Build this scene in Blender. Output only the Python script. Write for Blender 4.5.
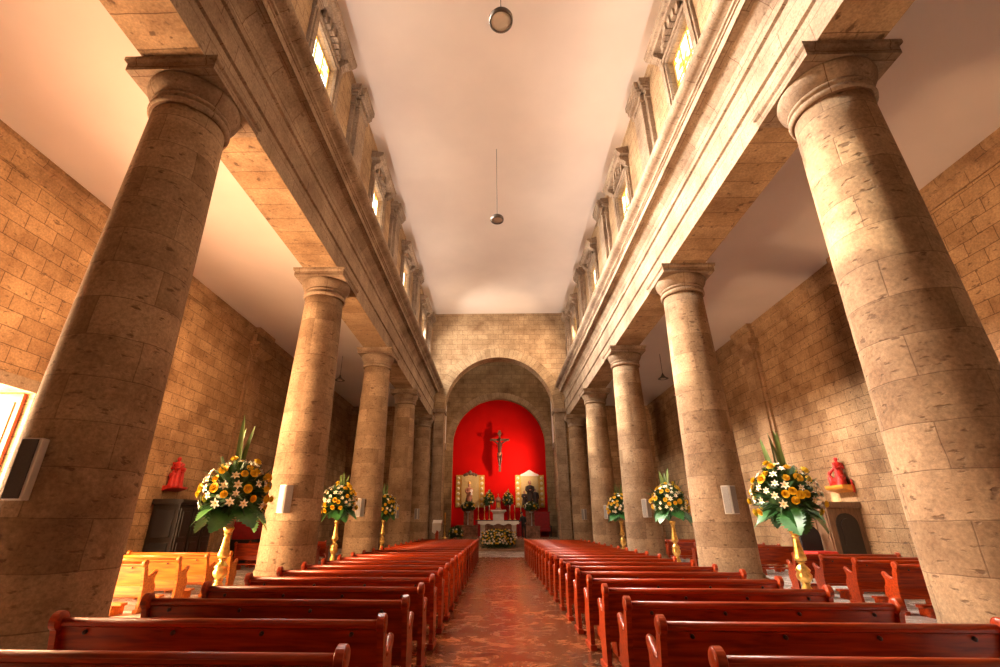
import bpy, bmesh, math, random
from mathutils import Vector, Matrix
C = bpy.context.scene.collection
for o in list(bpy.data.objects):
    bpy.data.objects.remove(o)
PI = math.pi
R = math.radians
sc = bpy.context.scene

# ------------------------------------------------------------------ camera
CAM_Z = 1.586
PITCH, YAW, ROLL, FPX = R(22.145), -0.02784, 0.0031, 465.8
cd = bpy.data.cameras.new('camera')
cam = bpy.data.objects.new('camera', cd)
C.objects.link(cam)
cd.sensor_width = 36.0
cd.lens = FPX / 1000 * 36
cd.shift_x = 0.01594
cd.clip_start, cd.clip_end = 0.05, 300
fw = Vector((math.sin(YAW) * math.cos(PITCH), math.cos(YAW) * math.cos(PITCH), math.sin(PITCH)))
rt = Vector((math.cos(YAW), -math.sin(YAW), 0))
up = rt.cross(fw)
rt2 = rt * math.cos(ROLL) + up * math.sin(ROLL)
up2 = -rt * math.sin(ROLL) + up * math.cos(ROLL)
cam.matrix_world = Matrix(((rt2.x, up2.x, -fw.x, -0.18), (rt2.y, up2.y, -fw.y, 0.0), (rt2.z, up2.z, -fw.z, CAM_Z), (0, 0, 0, 1)))
sc.camera = cam

# ------------------------------------------------------------------ world, sun, lights, exposure
sc.view_settings.view_transform = 'Standard'
sc.view_settings.look = 'None'
sc.view_settings.gamma = 1
sc.view_settings.use_curve_mapping = False
sc.view_settings.exposure = -0.1
sc.cycles.use_denoising = True
sc.cycles.max_bounces = 10
sc.cycles.diffuse_bounces = 4
sc.cycles.sample_clamp_indirect = 8
sc.cycles.caustics_reflective = False
sc.cycles.caustics_refractive = False

w = bpy.data.worlds.new('daylight')
sc.world = w
w.use_nodes = True
bg = w.node_tree.nodes['Background']
bg.inputs['Color'].default_value = (1.0, 0.86, 0.70, 1)
bg.inputs['Strength'].default_value = 0.25


def light(name, kind, loc, direction, energy, color, **kw):
    d = bpy.data.lights.new(name, kind)
    d.energy = energy
    d.color = color
    for k, v in kw.items():
        setattr(d, k, v)
    o = bpy.data.objects.new(name, d)
    o.location = loc
    o.rotation_euler = Vector(direction).to_track_quat('-Z', 'Y').to_euler()
    C.objects.link(o)
    return o


SUN_DIR = (0.763, -0.292, -0.576)
light('sun', 'SUN', (-30, 20, 30), SUN_DIR, 36.0, (1.0, 0.92, 0.80), angle=R(0.8))
# daylight pouring in through the open doors of the left aisle, the entrance behind and the clerestory
light('left_door_daylight', 'AREA', (-11.6, 7.6, 2.6), (1, 0.20, -0.10), 8000, (1.0, 0.61, 0.32), shape='RECTANGLE', size=4.6, size_y=4.4)
light('entrance_daylight', 'AREA', (0, -5.6, 3.2), (0, 1, 0.75), 18, (1.0, 0.74, 0.55), shape='RECTANGLE', size=4.6, size_y=5.0)
for i, wy in enumerate((9.88, 16.6, 23.3, 30.0)):
    light('clerestory_daylight_left', 'AREA', (-5.25, wy, 14.0), (1, -0.42 if i < 3 else 0.45, -0.66 if i < 3 else -0.45), 2300 if i < 3 else 650, (1.0, 0.90, 0.79), shape='RECTANGLE', size=1.5, size_y=2.2, spread=R(105) if i < 3 else R(140))
    light('clerestory_daylight_right', 'AREA', (5.25, wy, 14.0), (-1, -0.4 if i < 3 else 0.5, -0.55 if i < 3 else -0.45), 70 if i < 3 else 450, (1.0, 0.70, 0.46), shape='RECTANGLE', size=1.5, size_y=2.2, spread=R(125) if i < 3 else R(140))
for sx, en in ((-1, 640), (1, 680)):   # unseen lights added along the top of the cornices to brighten the ceiling
    o = light('added_cornice_light', 'AREA', (sx * 4.75, 14.0, 11.55), (0, 0, 1), en, (1.0, 0.88, 0.82), shape='RECTANGLE', size=0.15, size_y=38)
    o.rotation_euler = (PI, sx * 0.35, 0)
o = light('added_aisle_wall_light', 'AREA', (-6.06, 8.5, 9.0), (0, 0, 1), 700, (1.0, 0.58, 0.28), shape='RECTANGLE', size=0.15, size_y=15, spread=R(110))  # unseen strip light added behind the left beam to brighten the aisle wall
o.rotation_euler = (0, R(48), 0)
light('niche_spot_right', 'SPOT', (2.7, 39.1, 6.5), (-3.9, 3.5, 0.1), 1500, (1.0, 0.62, 0.40), spot_size=R(135), spot_blend=1.0, shadow_soft_size=0.05)
light('niche_spot_left', 'SPOT', (-3.2, 39.4, 4.0), (3.2, 3.0, 2.6), 220, (1.0, 0.62, 0.40), spot_size=R(85), spot_blend=0.8, shadow_soft_size=0.15)
light('added_chancel_light', 'AREA', (0, 38.0, 17.2), (0, 0, -1), 130, (1.0, 0.84, 0.66), shape='RECTANGLE', size=5, size_y=4)  # unseen overhead light added to brighten the chancel, standing in for daylight

# ------------------------------------------------------------------ materials
def new_mat(name):
    m = bpy.data.materials.new(name)
    m.use_nodes = True
    nt = m.node_tree
    return m, nt, nt.nodes['Principled BSDF'], nt.nodes, nt.links


def mth(N, op, a=None, b=None):
    n = N.new('ShaderNodeMath')
    n.operation = op
    for i, v in enumerate((a, b)):
        if isinstance(v, (int, float)):
            n.inputs[i].default_value = v
    return n


def ramp(N, p0, c0, p1, c1):
    n = N.new('ShaderNodeValToRGB')
    n.color_ramp.elements[0].position = p0
    n.color_ramp.elements[0].color = c0
    n.color_ramp.elements[1].position = p1
    n.color_ramp.elements[1].color = c1
    return n


def mix(N, L, fac, a, b, mode='MIX'):
    n = N.new('ShaderNodeMix')
    n.data_type = 'RGBA'
    n.blend_type = mode
    for sock, v in ((n.inputs[0], fac), (n.inputs[6], a), (n.inputs[7], b)):
        if isinstance(v, (int, float)):
            sock.default_value = v
        elif isinstance(v, tuple):
            sock.default_value = v
        else:
            L.new(v, sock)
    return n.outputs[2]


def G(v):
    return (v, v, v, 1)


def stone(name, c1, c2, bw, bh, mortar=0.014, mcol=(0.16, 0.09, 0.05, 1), pit=1.0, joint=1.0, seed=0.0, bump=0.35):
    m, nt, P, N, L = new_mat(name)
    uv = N.new('ShaderNodeUVMap')
    tc = N.new('ShaderNodeTexCoord')
    # slightly wavering joints
    wob = N.new('ShaderNodeTexNoise')
    wob.inputs['Scale'].default_value = 1.7
    L.new(tc.outputs['Object'], wob.inputs['Vector'])
    sub = N.new('ShaderNodeVectorMath'); sub.operation = 'SUBTRACT'
    L.new(wob.outputs['Color'], sub.inputs[0]); sub.inputs[1].default_value = (.5, .5, .5)
    scl = N.new('ShaderNodeVectorMath'); scl.operation = 'SCALE'
    L.new(sub.outputs[0], scl.inputs[0]); scl.inputs['Scale'].default_value = 0.05
    add = N.new('ShaderNodeVectorMath'); add.operation = 'ADD'
    L.new(uv.outputs[0], add.inputs[0]); L.new(scl.outputs[0], add.inputs[1])
    br = N.new('ShaderNodeTexBrick')
    br.inputs['Color1'].default_value = c1
    br.inputs['Color2'].default_value = c2
    br.inputs['Mortar'].default_value = mcol
    br.inputs['Scale'].default_value = 1
    br.inputs['Mortar Size'].default_value = mortar
    br.inputs['Mortar Smooth'].default_value = 0.5
    br.inputs['Brick Width'].default_value = bw
    br.inputs['Row Height'].default_value = bh
    br.offset = 0.5
    L.new(add.outputs[0], br.inputs['Vector'])
    off = N.new('ShaderNodeVectorMath'); off.operation = 'ADD'
    L.new(tc.outputs['Object'], off.inputs[0]); off.inputs[1].default_value = (seed, seed * 1.3, seed * .7)
    big = N.new('ShaderNodeTexNoise')
    big.inputs['Scale'].default_value = 0.9; big.inputs['Detail'].default_value = 6; big.inputs['Roughness'].default_value = 0.65
    L.new(off.outputs[0], big.inputs['Vector'])
    rb = ramp(N, 0.30, (0.48, 0.38, 0.31, 1), 0.66, (1.20, 1.18, 1.14, 1))
    L.new(big.outputs['Fac'], rb.inputs[0])
    col = mix(N, L, 0.85, br.outputs['Color'], rb.outputs[0], 'MULTIPLY')
    fine = N.new('ShaderNodeTexNoise')
    fine.inputs['Scale'].default_value = 22; fine.inputs['Detail'].default_value = 5; fine.inputs['Roughness'].default_value = 0.7
    L.new(off.outputs[0], fine.inputs['Vector'])
    rf = ramp(N, 0.28, G(0.50), 0.72, G(1.25))
    L.new(fine.outputs['Fac'], rf.inputs[0])
    col = mix(N, L, 0.8, col, rf.outputs[0], 'MULTIPLY')
    # pits in the volcanic stone, stretched along the beds
    mp = N.new('ShaderNodeMapping'); mp.inputs['Scale'].default_value = (5.5, 5.5, 14)
    L.new(off.outputs[0], mp.inputs['Vector'])
    pn = N.new('ShaderNodeTexNoise')
    pn.inputs['Scale'].default_value = 1.0; pn.inputs['Detail'].default_value = 4.5
    L.new(mp.outputs[0], pn.inputs['Vector'])
    rp = ramp(N, 0.615, G(0), 0.69, G(1))
    L.new(pn.outputs['Fac'], rp.inputs[0])
    pf = mth(N, 'MULTIPLY', None, 0.72 * pit); L.new(rp.outputs[0], pf.inputs[0])
    col = mix(N, L, pf.outputs[0], col, (0.085, 0.045, 0.025, 1))
    L.new(col, P.inputs['Base Color'])
    P.inputs['Roughness'].default_value = 0.85
    P.inputs['Specular IOR Level'].default_value = 0.25
    h = mth(N, 'MULTIPLY', None, -0.9 * joint); L.new(br.outputs['Fac'], h.inputs[0])
    h2 = mth(N, 'MULTIPLY', None, 0.35); L.new(fine.outputs['Fac'], h2.inputs[0])
    h3 = mth(N, 'MULTIPLY', None, -0.8 * pit); L.new(rp.outputs[0], h3.inputs[0])
    a1 = mth(N, 'ADD'); L.new(h.outputs[0], a1.inputs[0]); L.new(h2.outputs[0], a1.inputs[1])
    a2 = mth(N, 'ADD'); L.new(a1.outputs[0], a2.inputs[0]); L.new(h3.outputs[0], a2.inputs[1])
    bp = N.new('ShaderNodeBump'); bp.inputs['Strength'].default_value = bump; bp.inputs['Distance'].default_value = 0.03
    L.new(a2.outputs[0], bp.inputs['Height'])
    L.new(bp.outputs[0], P.inputs['Normal'])
    return m


def plain(name, col, rough=0.6, metal=0.0, var=0.25, scale=6.0, coat=0.0, bump=0.0, spec=0.5, stretch=(1, 1, 1)):
    m, nt, P, N, L = new_mat(name)
    tc = N.new('ShaderNodeTexCoord')
    mp = N.new('ShaderNodeMapping'); mp.inputs['Scale'].default_value = stretch
    L.new(tc.outputs['Object'], mp.inputs['Vector'])
    n = N.new('ShaderNodeTexNoise'); n.inputs['Scale'].default_value = scale; n.inputs['Detail'].default_value = 4
    L.new(mp.outputs[0], n.inputs['Vector'])
    r = ramp(N, 0.3, G(1 - var), 0.7, G(1 + var * 0.6))
    L.new(n.outputs['Fac'], r.inputs[0])
    L.new(mix(N, L, 1.0, (col[0], col[1], col[2], 1), r.outputs[0], 'MULTIPLY'), P.inputs['Base Color'])
    P.inputs['Roughness'].default_value = rough
    P.inputs['Metallic'].default_value = metal
    P.inputs['Coat Weight'].default_value = coat
    P.inputs['Coat Roughness'].default_value = 0.12
    P.inputs['Specular IOR Level'].default_value = spec
    if bump:
        b = N.new('ShaderNodeBump'); b.inputs['Strength'].default_value = bump; b.inputs['Distance'].default_value = 0.02
        L.new(n.outputs['Fac'], b.inputs['Height']); L.new(b.outputs[0], P.inputs['Normal'])
    return m


M = {}
M['wall'] = stone('aisle wall ashlar', (0.42, 0.265, 0.145, 1), (0.31, 0.185, 0.095, 1), 0.72, 0.37, mortar=0.012, mcol=(0.15, 0.085, 0.045, 1), seed=3)
M['nave'] = stone('clerestory ashlar', (0.437, 0.308, 0.179, 1.000), (0.367, 0.246, 0.138, 1.000), 0.8, 0.40, mortar=0.012, seed=9, pit=0.6)
M['column'] = stone('pillar stone drums', (0.385, 0.272, 0.172, 1), (0.235, 0.155, 0.092, 1), 1.3, 0.54, mortar=0.008, mcol=(.20,.13,.08,1), seed=17, pit=1.0, bump=0.5)
M['trim'] = stone('carved stone courses', (0.35, 0.265, 0.19, 1), (0.285, 0.21, 0.145, 1), 1.15, 0.60, mortar=0.009, seed=5, pit=0.8, joint=0.7)
M['wall_trim'] = stone('aisle wall dressed courses', (0.40, 0.255, 0.145, 1), (0.32, 0.195, 0.105, 1), 1.2, 0.62, mortar=0.009, mcol=(0.15, 0.085, 0.045, 1), seed=13, pit=0.8)
M['soffit'] = stone('beam soffit stones', (0.390, 0.264, 0.153, 1.000), (0.328, 0.210, 0.112, 1.000), 4.0, 0.56, mortar=0.011, seed=7, pit=1.1)
M['arch'] = stone('arch voussoirs', (0.421, 0.308, 0.185, 1.000), (0.343, 0.239, 0.138, 1.000), 1.6, 0.36, mortar=0.011, seed=21, pit=0.5)
M['apse'] = stone('chancel ashlar', (0.351, 0.242, 0.128, 1.000), (0.281, 0.189, 0.097, 1.000), 0.82, 0.44, mortar=0.016, seed=27, pit=0.6)
M['plaster'] = plain('peach limewashed ceiling', (0.80, 0.68, 0.58), 0.9, var=0.05, scale=0.5)
M['plaster_aisle'] = plain('white aisle ceiling plaster', (0.62, 0.53, 0.475), 0.9, var=0.07, scale=0.45)
M['white_plaster'] = plain('white wall plaster', (0.82, 0.76, 0.70), 0.85, var=0.06)
M['red_wall'] = plain('saturated red wall paint', (0.56, 0.003, 0.0015), 0.8, var=0.08, scale=0.8, spec=0.1)
M['gold'] = plain('gilded metal', (0.80, 0.50, 0.14), 0.32, 0.85, var=0.35, scale=14, bump=0.4)
M['gold_paint'] = plain('gold leaf panel', (0.66, 0.40, 0.08), 0.45, 0.25, var=0.2, scale=20)
M['gold_pale'] = plain('pale gold cloth panel', (0.62, 0.46, 0.20), 0.6, 0.1, var=0.12, scale=9)
M['leaf'] = plain('broad glossy leaf', (0.035, 0.15, 0.03), 0.4, var=0.4, scale=5)
M['leaf_dark'] = plain('fern foliage', (0.030, 0.085, 0.018), 0.55, var=0.5, scale=12)
M['blade'] = plain('upright blade leaf', (0.13, 0.20, 0.05), 0.45, var=0.45, scale=3, stretch=(8, 8, 0.6))
M['yellow'] = plain('yellow petals', (0.90, 0.60, 0.03), 0.55, var=0.15, scale=20)
M['yellow_core'] = plain('deep yellow flower heart', (0.85, 0.44, 0.015), 0.6, var=0.15, scale=30)
M['white_petal'] = plain('cream petals', (0.86, 0.80, 0.62), 0.55, var=0.1, scale=20)
M['stamen'] = plain('pale yellow stamens', (0.75, 0.55, 0.12), 0.6)
M['marble_white'] = plain('white altar marble', (0.72, 0.66, 0.60), 0.3, var=0.15, scale=4)
M['marble_tan'] = plain('tan step marble', (0.30, 0.19, 0.12), 0.25, var=0.3, scale=3)
M['marble_red'] = plain('veined red brown marble', (0.30, 0.14, 0.085), 0.22, var=0.55, scale=5)
M['dark_wood'] = plain('dark carved wood', (0.014, 0.009, 0.007), 0.4, var=0.35, scale=7, stretch=(4, 4, 0.6))
M['dark_wood_red'] = plain('dark stained carved wood', (0.10, 0.030, 0.018), 0.3, var=0.3, scale=8)
M['brown_wood'] = plain('brown panelled wood', (0.16, 0.085, 0.045), 0.42, var=0.35, scale=7, stretch=(4, 4, 0.6))
M['red_wood'] = plain('red painted door wood', (0.50, 0.055, 0.015), 0.4, var=0.25, scale=5, stretch=(4, 4, 0.5))
M['red_statue'] = plain('red robe plaster', (0.48, 0.018, 0.012), 0.45, var=0.3, scale=8)
M['red_cloth'] = plain('dark red cloth', (0.28, 0.006, 0.008), 0.7, var=0.25, scale=6)
M['orange_shelf'] = plain('gilded orange bracket', (0.72, 0.30, 0.04), 0.45, 0.2, var=0.2)
M['skin'] = plain('painted skin', (0.52, 0.25, 0.16), 0.5, var=0.1)
M['dark_robe'] = plain('dark brown habit', (0.035, 0.018, 0.014), 0.6, var=0.3)
M['green_robe'] = plain('dark green mantle', (0.03, 0.045, 0.03), 0.6, var=0.3)
M['rose_robe'] = plain('rose and gold robe', (0.42, 0.16, 0.09), 0.5, var=0.3, scale=9)
M['black'] = plain('black fabric', (0.012, 0.010, 0.012), 0.7, var=0.3)
M['grey'] = plain('grey metal housing', (0.42, 0.38, 0.34), 0.4, 0.3, var=0.1)
M['grille'] = plain('dark speaker grille', (0.055, 0.05, 0.05), 0.55, var=0.2, scale=60)
M['grille_grey'] = plain('grey speaker grille', (0.20, 0.18, 0.165), 0.5, var=0.2, scale=60)
M['grille_pale'] = plain('pale speaker grille', (0.36, 0.33, 0.31), 0.5, var=0.15, scale=60)
M['silver'] = plain('silver strip', (0.62, 0.58, 0.54), 0.35, 0.4, var=0.1)
M['lamp_rim'] = plain('dark lamp rim', (0.07, 0.05, 0.035), 0.5)
M['lamp_glass'] = plain('frosted lamp glass', (0.50, 0.43, 0.37), 0.35, var=0.06)
M['white_cloth'] = plain('white altar linen', (0.82, 0.76, 0.70), 0.8, var=0.06)
M['wax'] = plain('cream candle wax', (0.80, 0.70, 0.52), 0.5)
M['bulb'] = plain('pearl boss', (0.92, 0.80, 0.55), 0.25, var=0.05)
M['knot'] = plain('dark wood plug', (0.04, 0.012, 0.008), 0.4)


def wood_mat(name, a, b, rough=0.36):
    m, nt, P, N, L = new_mat(name)
    tc = N.new('ShaderNodeTexCoord')
    mp = N.new('ShaderNodeMapping'); mp.inputs['Scale'].default_value = (1.3, 14, 14)
    L.new(tc.outputs['Object'], mp.inputs['Vector'])
    n = N.new('ShaderNodeTexNoise'); n.inputs['Scale'].default_value = 1.6; n.inputs['Detail'].default_value = 6; n.inputs['Distortion'].default_value = 0.6
    L.new(mp.outputs[0], n.inputs['Vector'])
    r = ramp(N, 0.32, a, 0.70, b)
    L.new(n.outputs['Fac'], r.inputs[0])
    L.new(r.outputs[0], P.inputs['Base Color'])
    P.inputs['Roughness'].default_value = rough
    P.inputs['Specular IOR Level'].default_value = 0.4
    P.inputs['Coat Weight'].default_value = 0.12
    P.inputs['Coat Roughness'].default_value = 0.22
    bp = N.new('ShaderNodeBump'); bp.inputs['Strength'].default_value = 0.08
    L.new(n.outputs['Fac'], bp.inputs['Height']); L.new(bp.outputs[0], P.inputs['Normal'])
    return m


M['pew_sunlit'] = wood_mat('pew wood with sunlight in its colour', (0.30, 0.060, 0.006, 1), (0.62, 0.19, 0.018, 1), 0.4)  # red brown pew wood with the sunlight from the door put into its colour
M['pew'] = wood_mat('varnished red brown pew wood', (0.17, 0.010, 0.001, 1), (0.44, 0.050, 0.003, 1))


def floor_mat():
    m, nt, P, N, L = new_mat('polished marble and pale tile floor')
    tc = N.new('ShaderNodeTexCoord')
    sep = N.new('ShaderNodeSeparateXYZ'); L.new(tc.outputs['Object'], sep.inputs[0])
    # marble slabs of the central aisle
    br = N.new('ShaderNodeTexBrick')
    br.inputs['Color1'].default_value = (0.180, 0.060, 0.022, 1); br.inputs['Color2'].default_value = (0.085, 0.042, 0.025, 1)
    br.inputs['Mortar'].default_value = (0.08, 0.05, 0.035, 1)
    br.inputs['Scale'].default_value = 1; br.inputs['Brick Width'].default_value = 0.74; br.inputs['Row Height'].default_value = 0.92
    br.inputs['Mortar Size'].default_value = 0.006; br.offset = 0.5
    L.new(tc.outputs['Object'], br.inputs['Vector'])
    mp = N.new('ShaderNodeMapping'); mp.inputs['Scale'].default_value = (1.5, 1.7, 1)
    L.new(tc.outputs['Object'], mp.inputs['Vector'])
    n = N.new('ShaderNodeTexNoise'); n.inputs['Scale'].default_value = 1.6; n.inputs['Detail'].default_value = 8; n.inputs['Roughness'].default_value = 0.68; n.inputs['Distortion'].default_value = 1.6
    L.new(mp.outputs[0], n.inputs['Vector'])
    r = ramp(N, 0.36, (0.16, 0.13, 0.12, 1), 0.64, (2.1, 1.75, 1.3, 1))
    L.new(n.outputs['Fac'], r.inputs[0])
    aisle = mix(N, L, 1.0, br.outputs['Color'], r.outputs[0], 'MULTIPLY')
    # cream vein patches
    n2 = N.new('ShaderNodeTexNoise'); n2.inputs['Scale'].default_value = 2.3; n2.inputs['Detail'].default_value = 7; n2.inputs['Distortion'].default_value = 2.5
    L.new(mp.outputs[0], n2.inputs['Vector'])
    r2 = ramp(N, 0.60, G(0), 0.74, G(0.55)); L.new(n2.outputs['Fac'], r2.inputs[0])
    aisle = mix(N, L, r2.outputs[0], aisle, (0.46, 0.36, 0.25, 1))
    tile = N.new('ShaderNodeTexBrick')
    tile.inputs['Color1'].default_value = (0.56, 0.51, 0.46, 1); tile.inputs['Color2'].default_value = (0.46, 0.42, 0.38, 1)
    tile.inputs['Mortar'].default_value = (0.25, 0.2, 0.17, 1)
    tile.inputs['Scale'].default_value = 1; tile.inputs['Brick Width'].default_value = 0.6; tile.inputs['Row Height'].default_value = 0.6
    tile.inputs['Mortar Size'].default_value = 0.006
    L.new(tc.outputs['Object'], tile.inputs['Vector'])
    ab = mth(N, 'ABSOLUTE'); L.new(sep.outputs[0], ab.inputs[0])
    ge = mth(N, 'GREATER_THAN', None, 3.95); L.new(ab.outputs[0], ge.inputs[0])
    gy = mth(N, 'GREATER_THAN', None, 25.9); L.new(sep.outputs[1], gy.inputs[0])
    mx = mth(N, 'MAXIMUM'); L.new(ge.outputs[0], mx.inputs[0]); L.new(gy.outputs[0], mx.inputs[1])
    L.new(mix(N, L, mx.outputs[0], aisle, tile.outputs['Color']), P.inputs['Base Color'])
    P.inputs['Specular IOR Level'].default_value = 0.38
    rr = ramp(N, 0.3, G(0.18), 0.75, G(0.34)); L.new(n.outputs['Fac'], rr.inputs[0])
    L.new(rr.outputs[0], P.inputs['Roughness'])
    return m


M['floor'] = floor_mat()


def glass_mat(name, strength):
    m, nt, P, N, L = new_mat(name)
    N.remove(P)
    out = [x for x in N if x.type == 'OUTPUT_MATERIAL'][0]
    uv = N.new('ShaderNodeUVMap')
    v = N.new('ShaderNodeTexVoronoi'); v.inputs['Scale'].default_value = 5.5
    L.new(uv.outputs[0], v.inputs['Vector'])
    r = N.new('ShaderNodeValToRGB'); r.color_ramp.interpolation = 'CONSTANT'
    e = r.color_ramp.elements
    e[0].position = 0; e[0].color = (1, 0.97, 0.9, 1)
    e[1].position = 0.52; e[1].color = (1.0, 0.55, 0.06, 1)
    for p, c in ((0.68, (0.45, 0.75, 1.0, 1)), (0.80, (1, 0.9, 0.7, 1)), (0.93, (0.65, 0.30, 0.05, 1))):
        x = e.new(p); x.color = c
    sp = N.new('ShaderNodeSeparateColor'); L.new(v.outputs['Color'], sp.inputs[0])
    L.new(sp.outputs[0], r.inputs[0])
    ve = N.new('ShaderNodeTexVoronoi'); ve.feature = 'DISTANCE_TO_EDGE'; ve.inputs['Scale'].default_value = 5.5
    L.new(uv.outputs[0], ve.inputs['Vector'])
    lead = mth(N, 'GREATER_THAN', None, 0.035); L.new(ve.outputs['Distance'], lead.inputs[0])
    col = mix(N, L, lead.outputs[0], (0.03, 0.02, 0.01, 1), r.outputs[0])
    em = N.new('ShaderNodeEmission'); em.inputs['Strength'].default_value = strength; L.new(col, em.inputs['Color'])
    tr = N.new('ShaderNodeBsdfTransparent'); tr.inputs['Color'].default_value = (0.70, 0.66, 0.58, 1)
    ad = N.new('ShaderNodeAddShader'); L.new(em.outputs[0], ad.inputs[0]); L.new(tr.outputs[0], ad.inputs[1])
    L.new(ad.outputs[0], out.inputs['Surface'])
    return m


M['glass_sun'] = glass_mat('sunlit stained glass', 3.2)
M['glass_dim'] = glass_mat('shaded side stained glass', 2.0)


# ------------------------------------------------------------------ mesh helpers
class MB:
    """collects shapes and links them as one mesh object"""
    def __init__(s):
        s.v, s.f, s.mi, s.uv, s.sm = [], [], [], [], []

    def face(s, idx, mi=0, uv=None, smooth=False):
        s.f.append(tuple(idx)); s.mi.append(mi); s.uv.append(uv); s.sm.append(smooth)

    def add(s, pts):
        n = len(s.v); s.v.extend([tuple(p) for p in pts]); return n

    def box(s, x0, x1, y0, y1, z0, z1, mi=0, T=None):
        P = [(x, y, z) for z in (z0, z1) for y in (y0, y1) for x in (x0, x1)]
        if T is not None:
            P = [T @ Vector(p) for p in P]
        n = s.add(P)
        for q in ((0, 2, 3, 1), (4, 5, 7, 6), (0, 1, 5, 4), (2, 6, 7, 3), (0, 4, 6, 2), (1, 3, 7, 5)):
            s.face([n + i for i in q], mi)
        return s

    def bevel_box(s, x0, x1, y0, y1, z0, z1, b=0.01, mi=0, T=None):
        bm = bmesh.new()
        bmesh.ops.create_cube(bm, size=1)
        for v in bm.verts:
            v.co = Vector(((x0 + x1) / 2 + v.co.x * (x1 - x0), (y0 + y1) / 2 + v.co.y * (y1 - y0), (z0 + z1) / 2 + v.co.z * (z1 - z0)))
        bmesh.ops.bevel(bm, geom=bm.edges[:], offset=b, segments=2, affect='EDGES', profile=0.6)
        s.bm(bm, mi, T)
        bm.free()
        return s

    def bm(s, bm, mi=0, T=None, smooth=False):
        bm.verts.index_update()
        n = s.add([(T @ v.co) if T is not None else v.co.copy() for v in bm.verts])
        for f in bm.faces:
            s.face([n + v.index for v in f.verts], mi, None, smooth)

    def prism(s, prof, axis, a, b, mi=0, smooth=False, caps=True, T=None):
        """closed 2D profile extruded along an axis ('x': profile is (y,z); 'y': (x,z); 'z': (x,y))"""
        def P(p, t):
            r = (t, p[0], p[1]) if axis == 'x' else (p[0], t, p[1]) if axis == 'y' else (p[0], p[1], t)
            return T @ Vector(r) if T is not None else r
        k = len(prof)
        n = s.add([P(p, a) for p in prof] + [P(p, b) for p in prof])
        L_ = 0
        for i in range(k):
            j = (i + 1) % k
            d = math.hypot(prof[j][0] - prof[i][0], prof[j][1] - prof[i][1])
            s.face((n + i, n + j, n + k + j, n + k + i), mi, None, smooth)
            L_ += d
        if caps:
            s.face([n + i for i in range(k)][::-1], mi)
            s.face([n + k + i for i in range(k)], mi)
        return s

    def lathe(s, prof, segs=24, c=(0, 0, 0), mi=0, smooth=True, uref=None, T=None, lobes=0, amp=0.0):
        """profile of (r, z) turned about z; uv in metres"""
        cx, cy, cz = c
        k = len(prof)
        cum = [0]
        for i in range(1, k):
            cum.append(cum[-1] + math.hypot(prof[i][0] - prof[i - 1][0], prof[i][1] - prof[i - 1][1]))
        rows = []
        for (r, z) in prof:
            ring = []
            for i in range(segs):
                a = 2 * PI * i / segs
                rr = r * (1 + amp * math.cos(lobes * a)) if lobes else r
                p = Vector((cx + rr * math.cos(a), cy + rr * math.sin(a), cz + z))
                ring.append(T @ p if T is not None else p)
            rows.append(s.add(ring))
        for q in range(k - 1):
            for i in range(segs):
                j = (i + 1) % segs
                u = None
                if uref:
                    u0, u1 = uref * 2 * PI * i / segs, uref * 2 * PI * (i + 1) / segs
                    z0, z1 = cz + prof[q][1], cz + prof[q + 1][1]
                    u = ((u0, z0), (u1, z0), (u1, z1), (u0, z1))
                s.face((rows[q] + i, rows[q] + j, rows[q + 1] + j, rows[q + 1] + i), mi, u, smooth)
        if prof[0][0] > 1e-4:
            s.face([rows[0] + i for i in range(segs)][::-1], mi)
        if prof[-1][0] > 1e-4:
            s.face([rows[-1] + i for i in range(segs)], mi)
        return s

    def tube(s, path, rad, segs=8, mi=0):
        path = [Vector(p) for p in path]
        rad = rad if isinstance(rad, (list, tuple)) else [rad] * len(path)
        rows = []
        for i, p in enumerate(path):
            d = (path[min(i + 1, len(path) - 1)] - path[max(i - 1, 0)]).normalized()
            a = d.orthogonal().normalized() if i == 0 else (pa - d * pa.dot(d)).normalized()
            pa = a
            b = d.cross(a)
            rows.append(s.add([p + (a * math.cos(2 * PI * k / segs) + b * math.sin(2 * PI * k / segs)) * rad[i] for k in range(segs)]))
        for q in range(len(rows) - 1):
            for k in range(segs):
                j = (k + 1) % segs
                s.face((rows[q] + k, rows[q] + j, rows[q + 1] + j, rows[q + 1] + k), mi, None, True)
        s.face([rows[0] + k for k in range(segs)][::-1], mi)
        s.face([rows[-1] + k for k in range(segs)], mi)
        return s

    def ball(s, c, r, mi=0, seg=12, rings=8, sx=1, sy=1, sz=1, T=None):
        bm = bmesh.new()
        bmesh.ops.create_uvsphere(bm, u_segments=seg, v_segments=rings, radius=r)
        for v in bm.verts:
            v.co = Vector((c[0] + v.co.x * sx, c[1] + v.co.y * sy, c[2] + v.co.z * sz))
        s.bm(bm, mi, T, True)
        bm.free()
        return s

    def sections(s, secs, segs=14, mi=0, folds=0, amp=0.0, mis=None):
        """ellipses (cx, cy, z, rx, ry) joined into one skin"""
        rows = []
        for (cx, cy, z, rx, ry) in secs:
            rows.append(s.add([(cx + rx * math.cos(2 * PI * k / segs) * (1 + amp * math.cos(folds * 2 * PI * k / segs)),
                                cy + ry * math.sin(2 * PI * k / segs) * (1 + amp * math.cos(folds * 2 * PI * k / segs)), z) for k in range(segs)]))
        for q in range(len(rows) - 1):
            for k in range(segs):
                j = (k + 1) % segs
                s.face((rows[q] + k, rows[q] + j, rows[q + 1] + j, rows[q + 1] + k), mis[q] if mis else mi, None, True)
        s.face([rows[0] + k for k in range(segs)][::-1], mi)
        s.face([rows[-1] + k for k in range(segs)], mis[-1] if mis else mi)
        return s

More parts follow.
